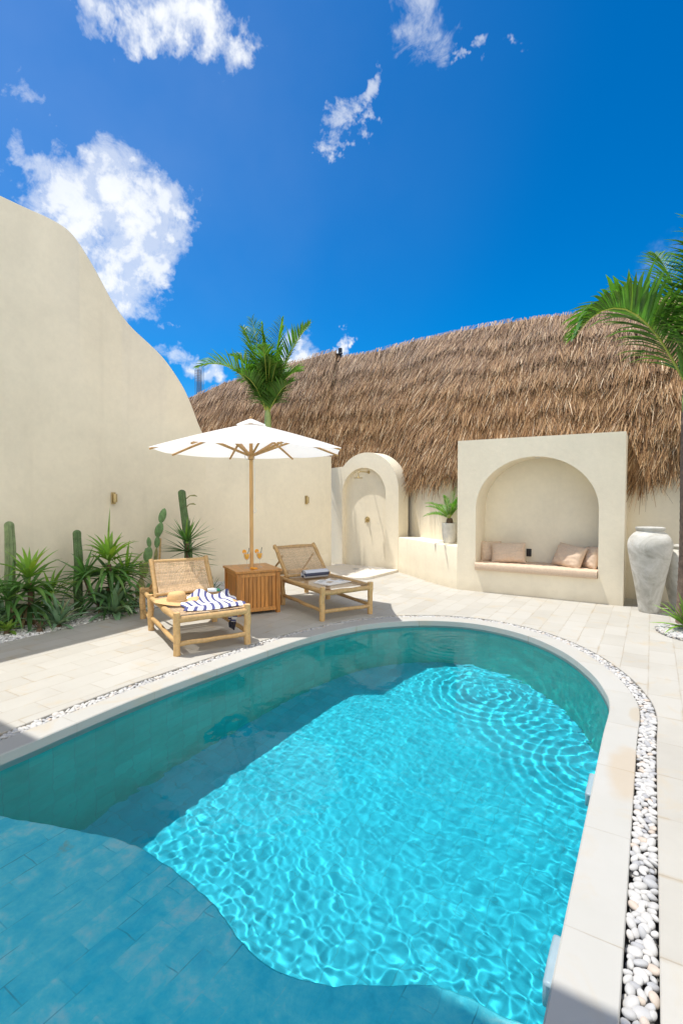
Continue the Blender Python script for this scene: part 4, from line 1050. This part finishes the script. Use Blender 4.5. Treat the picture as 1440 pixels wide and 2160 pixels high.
# ------------------------------------------------------------------ urns and pot
def lathe_s(prof, seg=48, n=70): return [tuple(p) for p in spline(prof, n)]
UR = [(.115, 0), (.125, .02), (.15, .18), (.195, .42), (.245, .66), (.275, .84), (.262, .93), (.215, 1.0), (.175, 1.03), (.164, 1.045), (.168, 1.075), (.176, 1.09), (.160, 1.093), (.145, 1.07), (.14, 1.03), (.2, .95)]
def urn(x, y, s, sr, label):
    t = thing('urn', label, 'urn', (x, y, 0), 0, 'clay urns by the right palm')
    b = MB(); b.lathe([(p * s * sr, z * s) for p, z in lathe_s(UR)], 64, caps=True); b.build('urn_body', M['urn'], t, auto=60)
    b = MB(); b.lathe([(.166 * s * sr, 1.05 * s), (.175 * s * sr, 1.056 * s), (.181 * s * sr, 1.075 * s), (.181 * s * sr, 1.088 * s), (.172 * s * sr, 1.096 * s)], 48, caps=False); b.build('rim', M['urn'], t)
urn(-.02, 7.56, 1.0, .92, 'tall weathered grey clay urn standing right of the alcove')
urn(.335, 7.86, .78, 1.16, 'shorter pale clay urn half hidden by the right palm trunk')
pc = (-2.925, 8.225, .69)
t = thing('plant_pot', 'whitewashed round pot on the ledge against the alcove', 'pot', pc)
b = MB(); b.lathe([(p, z) for p, z in spline([(.088, 0), (.098, .01), (.118, .10), (.128, .24), (.130, .335), (.118, .338), (.112, .31), (.0, .30)], 40)], 40); b.build('pot_body', M['pot'], t, auto=60)

# ------------------------------------------------------------------ plants
def frond(spine, n, leaf_len, width, name, mat, parent, seed, vee=.5, fwd=.75, droop=.5, roll=0., prof=None, start=.12, rad=.012, hang=0.):
    """spine: list of points base..tip; leaflets on both sides in a V"""
    r = random.Random(seed); S = spline([tuple(p) for p in spine], 60); mb = MB()
    for i in range(n):
        f = start + (1 - start) * (i + .5) / n; k = f * 59; i0 = min(int(k), 58); p = Vector(S[i0]).lerp(Vector(S[i0 + 1]), k - i0)
        t = Vector(S[min(i0 + 2, 59)]) - Vector(S[max(i0 - 1, 0)]); t.normalize()
        up = Vector((0, 0, 1)) - t * t.z
        if up.length < .15: up = Vector((cos(seed), sin(seed), 0)) - t * t.dot(Vector((cos(seed), sin(seed), 0)))
        up.normalize(); up = Matrix.Rotation(roll, 3, t) @ up
        sd = t.cross(up)
        lp = leaf_len * (prof(f) if prof else (.55 + .6 * sin(pi * min(1, f * .9 + .12))) * (1 - .5 * max(0, f - .75) / .25))
        for s in (-1, 1):
            d = sd * s * (1 - .35 * f) + up * (vee + r.gauss(0, .08)) + t * (fwd * (.6 + .9 * f) + r.gauss(0, .07)) + Vector((0, 0, -hang))
            mb.leaf(p + t * r.uniform(-.005, .005), d, lp * r.uniform(.85, 1.1), width * r.uniform(.8, 1.15), droop * r.uniform(.5, 1.5), .3, 4, basew=.45)
    o = mb.build(name, mat, parent, auto=0)
    b = MB(); b.tube([tuple(p) for p in S[::4]] + [tuple(S[-1])], list(np.linspace(rad, rad * .2, 16)), 7); b.build('stalk', M['rachis'], o)
    return o
RT = Vector((cos(R(31.7)), sin(R(31.7)), 0)); FW = Vector((-sin(R(31.7)), cos(R(31.7)), 0)); UP = Vector((0, 0, 1))
def arc_spine(base, d0, L, bend, n=9, side=Vector((0, 0, 0))):
    d = Vector(d0).normalized(); p = Vector(base); out = [p.copy()]
    for i in range(n):
        d = (d + Vector((0, 0, -1)) * bend / n * (.4 + 1.2 * i / n) + side / n).normalized(); p = p + d * (L / n); out.append(p.copy())
    return out
# small palm behind the tall wall
pb = Vector((-6.80, 8.11, 0))
pm = thing('palm_tree', 'small green palm standing behind the tall wall above the parasol', 'palm tree', tuple(pb))
b = MB(); b.tube([(0, 0, 0), (.02, 0, 1.2), (.0, .0, 2.5)], [.10, .085, .07], 14); b.build('trunk', M['pbark'], pm)
b = MB(); b.tube([(0, 0, 2.48), (0, 0, 2.8), (.0, 0, 3.15), (0, 0, 3.4)], [.085, .08, .065, .035], 14); b.build('crownshaft', M['shaft'], pm)
c0 = Vector((0, 0, 3.16))
FR = [ # right, toward viewer, up, length, bend, roll, seed, mat
 (-.75, .15, 1.1, 1.75, 1.9, 0.2, 1, 'palm2'), (-.42, -.3, 1.5, 1.85, .9, -.2, 2, 'palm'), (-.55, -.5, 1.2, 1.6, 1.2, .1, 3, 'palm'),
 (.28, -.2, 1.6, 1.95, .55, .3, 4, 'palm2'), (.62, .1, 1.3, 1.75, .95, -.2, 5, 'palm'), (.5, -.5, 1.2, 1.6, 1.1, 0, 6, 'palm'),
 (.05, .55, 1.2, 1.5, 1.1, .1, 7, 'palm'), (-.2, .4, 1.5, 1.6, 1.0, .4, 8, 'palm2'), (.25, .45, 1.0, 1.25, 1.2, -.3, 9, 'palm'),
 (-.1, .1, 1.7, 1.7, .5, .8, 10, 'palm2'), (.15, .5, 1.6, 1.3, 1.0, .3, 15, 'palm'), (-.15, .5, 1.2, 1.0, 1.5, .3, 16, 'palm'), (.1, .35, .9, 1.1, 1.6, -.5, 17, 'palm2'), (-.6, -.1, 1.5, 1.6, 1.3, -.4, 18, 'palm'), (.45, .35, .55, .85, .9, .2, 13, 'palm'), (-.35, .4, .8, 1.0, 1.2, -.2, 14, 'palm'),
]
for (a, tv, up_, L, bd, rl, sd, mt) in FR:
    d0 = RT * a * .62 - FW * tv * .8 + UP * up_; frond(arc_spine(c0, d0, L * (.97 + .1 * (sd % 3)), bd * (.85 + .2 * (sd % 4))), 44, .46, .036, 'frond', M[mt], pm, sd, .55, .8, .7, rl, start=.14)
# tall palm at the right edge of the picture
rb_ = Vector((.35, 6.96, 0))
pr = thing('palm_tree', 'taller palm with a ringed trunk at the right edge beside the urns', 'palm tree', tuple(rb_))
zz = np.linspace(0, 2.45, 90)
b = MB(); b.tube([(.012 * sin(z * 2), 0, z) for z in zz], [(.105 - .012 * z) * (1 + .05 * (abs((z * 14) % 1 - .5) * 2) ** 2) for z in zz], 18); b.build('trunk', M['pbark'], pr)
b = MB(); b.tube([(0, 0, 2.43), (.0, 0, 2.6), (.02, 0, 2.9), (.03, 0, 3.1)], [.085, .09, .07, .03], 14); b.build('crownshaft', M['shaft'], pr)
def pxd(x, y, d):                                    # a point d metres out along a direction, relative to the right palm's base
    v = ray_dir(x, y); v = v / v.dot((FW + Vector((0, 0, -.033))).normalized()); return Vector((0, 0, 1.5)) + v * d - rb_
sp = [Vector((.02, 0, 2.62)), pxd(1440, 800, 6.1), pxd(1403, 735, 6.0), pxd(1368, 688, 5.9), pxd(1325, 655, 5.8), pxd(1280, 652, 5.7), pxd(1240, 675, 5.65), pxd(1212, 712, 5.6)]
frond(sp, 60, .60, .056, 'frond', M['palm'], pr, 41, .6, .75, .8, .2, start=.2, rad=.018)
c1 = Vector((.02, 0, 2.9))
for (a, tv, up_, L, bd, rl, sd, mt) in [(-.06, .25, 1.8, 1.85, .45, .6, 51, 'palm'), (.16, .2, 1.6, 2.1, .6, -.3, 52, 'palm'), (.5, .3, 1.3, 2.2, 1.0, 0, 53, 'palm'), (.1, -.5, 1.3, 2.2, .9, 0, 54, 'palm'), (-.12, -.6, 1.2, 2.0, 1.1, .2, 55, 'palm'), (.9, -.2, 1.0, 2.2, 1.4, 0, 56, 'palm'), (.5, .8, 1.0, 2.0, 1.4, 0, 57, 'palm'), (.06, -.1, 1.8, 1.6, .4, .9, 58, 'palm'), (.05, .4, 1.15, 1.3, .8, .4, 59, 'palm')]:
    frond(arc_spine(c1, RT * a - FW * tv + UP * up_, L, bd), 40, .46, .034, 'frond', M[mt], pr, sd, .5, .8, .8, rl, start=.15, rad=.014)
# cycad in the pot
cy = thing('cycad', 'small bright green cycad growing in the whitewashed pot', 'cycad', (pc[0], pc[1], pc[2] + .30))
b = MB(); b.lathe([(.05, -.01), (.062, .03), (.055, .09), (.04, .125), (.0, .13)], 14); b.build('trunk', M['bark'], cy)
for k in range(15):
    a = k * 2.4; e = [.35, .75, 1.3][k % 3]; d0 = Vector((cos(a), sin(a), e * 1.3))
    if (RT.dot(d0) > .45): d0 = d0 - RT * .35 + UP * .5
    frond(arc_spine((0, 0, .12), d0, .46 + .05 * (k % 4), .9), 30, .085, .012, 'frond', M['cycad'], cy, 70 + k, .6, .7, .2, 0, start=.12, rad=.004)

def rosette(mb, c, n, L, wd, e0, e1, droop, seed, fold=.25, back=9.):
    r = random.Random(seed)
    for k in range(n):
        a = k * 2.399 + r.gauss(0, .15); e = e0 + (e1 - e0) * (k / max(1, n - 1)) ** .8 + r.gauss(0, .07)
        d = Vector((cos(a) * cos(e), sin(a) * cos(e), sin(e))); q = r.uniform(.8, 1.12)
        if d.x < 0 and -d.x * L * q > back: d = Vector((-back / (L * q), d.y + (.3 if d.y > 0 else -.3), d.z)).normalized()
        mb.leaf(Vector(c) + d * .015, d, L * q, wd * r.uniform(.85, 1.15), droop * r.uniform(.3, 1.5), fold, 6, basew=.55)
M['dry_leaf'] = leafmat('dry_leaf', (.28, .20, .09), .1, .3)
def yucca(loc, label, trunk_h, crowns, mats, seed, spike=None, heads=()):
    t = thing('yucca', label, 'yucca', loc, 0, 'yuccas along the tall wall')
    r = random.Random(seed)
    b = MB(); b.tube([(0, 0, -.02), (.01, .01, trunk_h * .5), (0, 0, trunk_h)], [.035, .03, .026], 10); b.build('stem', M['bark'], t)
    for k, (dz, n, L, wd, e0, e1, dr) in enumerate(crowns):
        b = MB(); rosette(b, (0, 0, trunk_h + dz), n, L, wd, e0, e1, dr, seed + k, back=loc[0] + 6.58); b.build('leaves', M[mats[k % len(mats)]], t, auto=0)
    b = MB(); rosette(b, (0, 0, trunk_h * .55), 12, crowns[0][2] * .75, .03, -1.25, -.7, .5, seed + 9, back=loc[0] + 6.58); b.build('dry_leaves', M['dry_leaf'], t, auto=0)
    for q, (dx, dy, hh, n, L, wd) in enumerate(heads):
        b = MB(); b.tube([(0, 0, 0), (dx * .7, dy * .7, hh * .4), (dx, dy, hh)], [.026, .022, .018], 8); b.build('stem', M['bark'], t)
        b = MB(); rosette(b, (dx, dy, hh), n, L, wd, -.4, 1.25, .9, seed + 40 + q, back=loc[0] + dx + 6.58); b.build('leaves', M[mats[(q + 1) % 3]], t, auto=0)
    if spike:
        b = MB(); b.leaf((0, 0, trunk_h), (.05, .0, 1), spike, .05, .05, .35, 5); b.leaf((0, 0, trunk_h), (-.12, .06, 1), spike * .6, .045, .1, .35, 5); b.build('new_leaf', M['yucca2'], t, auto=0)
    return t
def ground(px, py):
    v = ray_dir(px, py); return Vector((0, 0, 1.5)) + v * (1.5 / -v.z)
def gl(px, py): g = ground(px, py); return (g.x, g.y, -.01)
yucca(gl(64, 1318), 'broad yucca with drooping bright leaves at the left end of the bed', .50, [(-.26, 28, .56, .050, -.45, .2, .8), (-.08, 32, .60, .054, -.1, .65, 1.3), (.05, 20, .42, .055, .45, 1.2, .9)], ['yucca3', 'yucca', 'yucca2'], 101, .42, [(.02, -.24, .34, 26, .42, .045), (-.08, .28, .30, 24, .40, .042)])
yucca(gl(232, 1290), 'largest yucca in the bed with an upright yellow green new leaf below the lamp', .62, [(-.34, 32, .60, .052, -.5, .15, .8), (-.12, 40, .62, .056, -.15, .6, 1.3), (.04, 24, .46, .06, .4, 1.2, .9)], ['yucca3', 'yucca', 'yucca2'], 102, .74, [(-.05, -.30, .48, 28, .46, .045), (-.08, .30, .44, 28, .44, .045), (.10, .05, .30, 22, .36, .045)])
yucca(gl(396, 1258), 'dark yucca with stiff narrow leaves behind the backrest of the front lounger', .80, [(-.30, 30, .45, .026, -.4, .1, .15), (-.12, 40, .47, .027, -.2, .45, .12), (.02, 30, .40, .028, .3, 1.15, .1)], ['yucca3', 'yucca3', 'yucca'], 103, .42)

def column(loc, h, rad, label, lean, seed, mat='cactus', ribs=9, cat='cactus'):
    t = thing('column_cactus', label, cat, loc, 0, 'column cacti along the tall wall')
    n = 44; P = []; seg = ribs * 6
    for i in range(n + 1):
        f = i / n; f = f / .95 * .9 if f < .95 else .9 + .1 * (1 - (1 - (f - .95) / .05) ** 1.0); z = h * f; rr = rad * (1 - .12 * f) * (1 + .04 * sin(f * 17 + seed))
        cx = lean[0] * f ** 1.5 + .012 * sin(f * 9 + seed); cyy = lean[1] * f ** 1.5
        P.append([(cx + rr * (1 + .17 * cos(ribs * 2 * pi * k / seg)) * cos(2 * pi * k / seg), cyy + rr * (1 + .17 * cos(ribs * 2 * pi * k / seg)) * sin(2 * pi * k / seg), z) for k in range(seg)])
    tip = P[-1]; cxm = sum(q[0] for q in tip) / seg; cym = sum(q[1] for q in tip) / seg
    for g in (.93, .8, .6, .35, .08): P.append([(cxm + (q[0] - cxm) * g, cym + (q[1] - cym) * g, h + rad * .9 * (1 - g * g) ** .5) for q in tip])
    b = MB(); b.grid(P, closed_v=True); b.build('stem', M[mat], t, auto=0)
    b = MB(); r = random.Random(seed)
    for q in range(ribs):
        a = 2 * pi * q / ribs
        for i in range(int(h / .045)):
            z = .03 + i * .045; f = z / h; cx = lean[0] * f ** 1.5 + .012 * sin(f * 9 + seed); rr = rad * (1 - .12 * f) * 1.16
            p = Vector((cx + rr * cos(a), lean[1] * f ** 1.5 + rr * sin(a), z))
            for _ in range(3): d = Vector((cos(a) + r.gauss(0, .5), sin(a) + r.gauss(0, .5), r.gauss(0, .5))).normalized(); b.leaf(p, d, .016, .0022, 0, 0, 1)
    b.build('spines', M['cord'], t, auto=0)
    return t
column(gl(24, 1317), 1.16, .055, 'ribbed dusty green column cactus at the left end of the bed', (-.03, .02), 1, 'cactus2', 8)
column(gl(167, 1289), 1.02, .05, 'short dark column cactus left of the largest yucca', (.0, 0), 2, 'cactus', 9)
cf = column(gl(402, 1248), 1.55, .055, 'tallest column cactus, with two pale flower buds near its top', (-.12, -.04), 3, 'cactus', 8)
for z, L in ((1.46, .17), (1.33, .15)):
    b = MB(); q = Vector((-.10, -.03, z)) + RT * .04
    b.tube([q, q + RT * L * .35 + UP * .045, q + RT * L * .75 + UP * .05, q + RT * L + UP * .035], [.008, .007, .014, .004], 8); b.build('flower_bud', M['pear2'], cf)

def pad(mb, c, h, wd, normal_az, tilt, lean_up=0.):
    n, m_ = 14, 18; P = []
    d = Vector((cos(normal_az), sin(normal_az), 0)); sd = Vector((-sin(normal_az), cos(normal_az), 0))
    up = (UP * cos(tilt) + sd * sin(tilt)).normalized(); s2 = d.cross(up)
    for i in range(n + 1):
        f = i / n; prof = (max(0, sin(pi * f ** .8))) ** .62 * (.72 + .28 * f)
        P.append([tuple(Vector(c) + up * (h * f) + s2 * (wd / 2 * prof * cos(2 * pi * k / m_)) + d * (wd * .14 * prof * sin(2 * pi * k / m_))) for k in range(m_)])
    mb.grid(P, closed_v=True); return Vector(c) + up * h
t = thing('prickly_pear', 'tall thin prickly pear with stacked pads rising left of the front lounger', 'prickly pear', gl(326, 1252), 0, 'prickly pears along the tall wall')
vaz = math.atan2(-FW.y, -FW.x) + .5
def pb_(name, c, h, wd, tl, mat, az=0): b = MB(); e = pad(b, c, h, wd, vaz + az, tl); b.build(name, M[mat], t, auto=0); return e
e0 = pb_('stem_pad', (0, 0, -.02), .48, .085, .03, 'pear2'); e1 = pb_('pad', e0 - UP * .02, .28, .075, .10, 'pear2', .3)
e2 = pb_('pad', e1 - UP * .015, .19, .10, .10, 'pear'); e3 = pb_('pad', e2 - UP * .02 - RT * .02, .24, .14, .33, 'pear', -.3); pb_('pad', e2 - UP * .02 + RT * .02, .20, .10, -.05, 'pear', .5); pb_('pad', e3 - UP * .015 - RT * .02, .24, .13, .28, 'pear')
pb_('pad', Vector((0, 0, .02)) - RT * .06, .18, .12, .5, 'pear', .4); pb_('pad', Vector((0, 0, 0)) - RT * .02 - FW * .06, .19, .14, -.25, 'pear', .2)
t = thing('prickly_pear', 'sprawling yellowed prickly pear between the largest yucca and the lounger', 'prickly pear', gl(292, 1262), 0, 'prickly pears along the tall wall')
e0 = pb_('stem_pad', (0, 0, -.02), .34, .15, .15, 'pear2'); e1 = pb_('pad', e0 - UP * .02, .26, .17, .3, 'pear2', .4); pb_('pad', e0 - UP * .02 + RT * .05, .26, .11, -.25, 'pear2', -.4); e2 = pb_('pad', e1 - UP * .02, .24, .15, .2, 'pear'); pb_('pad', e1 - UP * .02 + RT * .04, .22, .09, -.2, 'pear'); pb_('pad', e2 - UP * .02, .16, .08, -.1, 'pear')
pb_('pad', RT * .09 + UP * .0, .30, .13, -.2, 'pear2', .3)
b = MB(); g = Vector(gl(336, 1250)); b.tube([g, g + UP * .5 + RT * .01, g + UP * .85 + RT * .03], [.016, .015, .014], 10); b.tube([g + RT * -.05, g + RT * -.045 + UP * .62], .014, 10)
tag(b.build('bamboo_stake', M['teak'], shift=tuple(g)), 'pair of thin brown stakes standing behind the front lounger', 'stake')

def agave(loc, label, n, L, wd, e0, e1, dr, mat, seed, name='agave', group='agaves along the bed'):
    t = thing(name, label, 'agave' if name == 'agave' else 'small plant', loc, 0, group)
    b = MB(); rosette(b, (0, 0, .03), n, L, wd, e0, e1, dr, seed, .3, back=max(.05, loc[0] + 6.58)); b.build('leaves', M[mat], t, auto=0)
    b = MB(); b.lathe([(.03, -.02), (.035, .02), (.02, .06), (0, .07)], 12); b.build('stem', M['bark'], t)
agave(gl(124, 1322), 'spiky grey green agave between the left yucca and the short cactus', 34, .38, .058, .05, 1.35, .6, 'agave', 201)
agave(gl(243, 1298), 'large blue green agave with curling leaves under the largest yucca', 30, .46, .085, .0, 1.3, 1.1, 'agave2', 202)
agave(gl(6, 1324), 'dark agave with long leaves cut by the left edge of the picture', 26, .40, .06, .05, 1.3, .7, 'agave2', 203)
agave(gl(444, 1256), 'small dark spiky plant right of the front lounger backrest', 28, .26, .022, .0, 1.3, .2, 'yucca3', 204, 'spiky_plant', 'small plants in the bed')
agave(gl(284, 1283), 'low dark spiky plant close to the rear leg of the front lounger', 22, .19, .02, .1, 1.2, .3, 'yucca3', 205, 'spiky_plant', 'small plants in the bed')
agave(gl(16, 1336), 'low pale green weed at the left edge of the gravel', 16, .16, .05, .1, 1.2, .9, 'weed', 206, 'weed', 'small plants in the bed')
agave(gl(84, 1333), 'thin dry weed in the gravel in front of the left yucca', 14, .14, .014, .1, 1.2, .6, 'bark', 207, 'weed', 'small plants in the bed')
agave((.34, 6.64, .02), 'spiky green plant in the pebble bed under the right palm', 40, .36, .034, .0, 1.35, .6, 'yucca2', 208, 'spiky_plant', 'small plants in the bed')
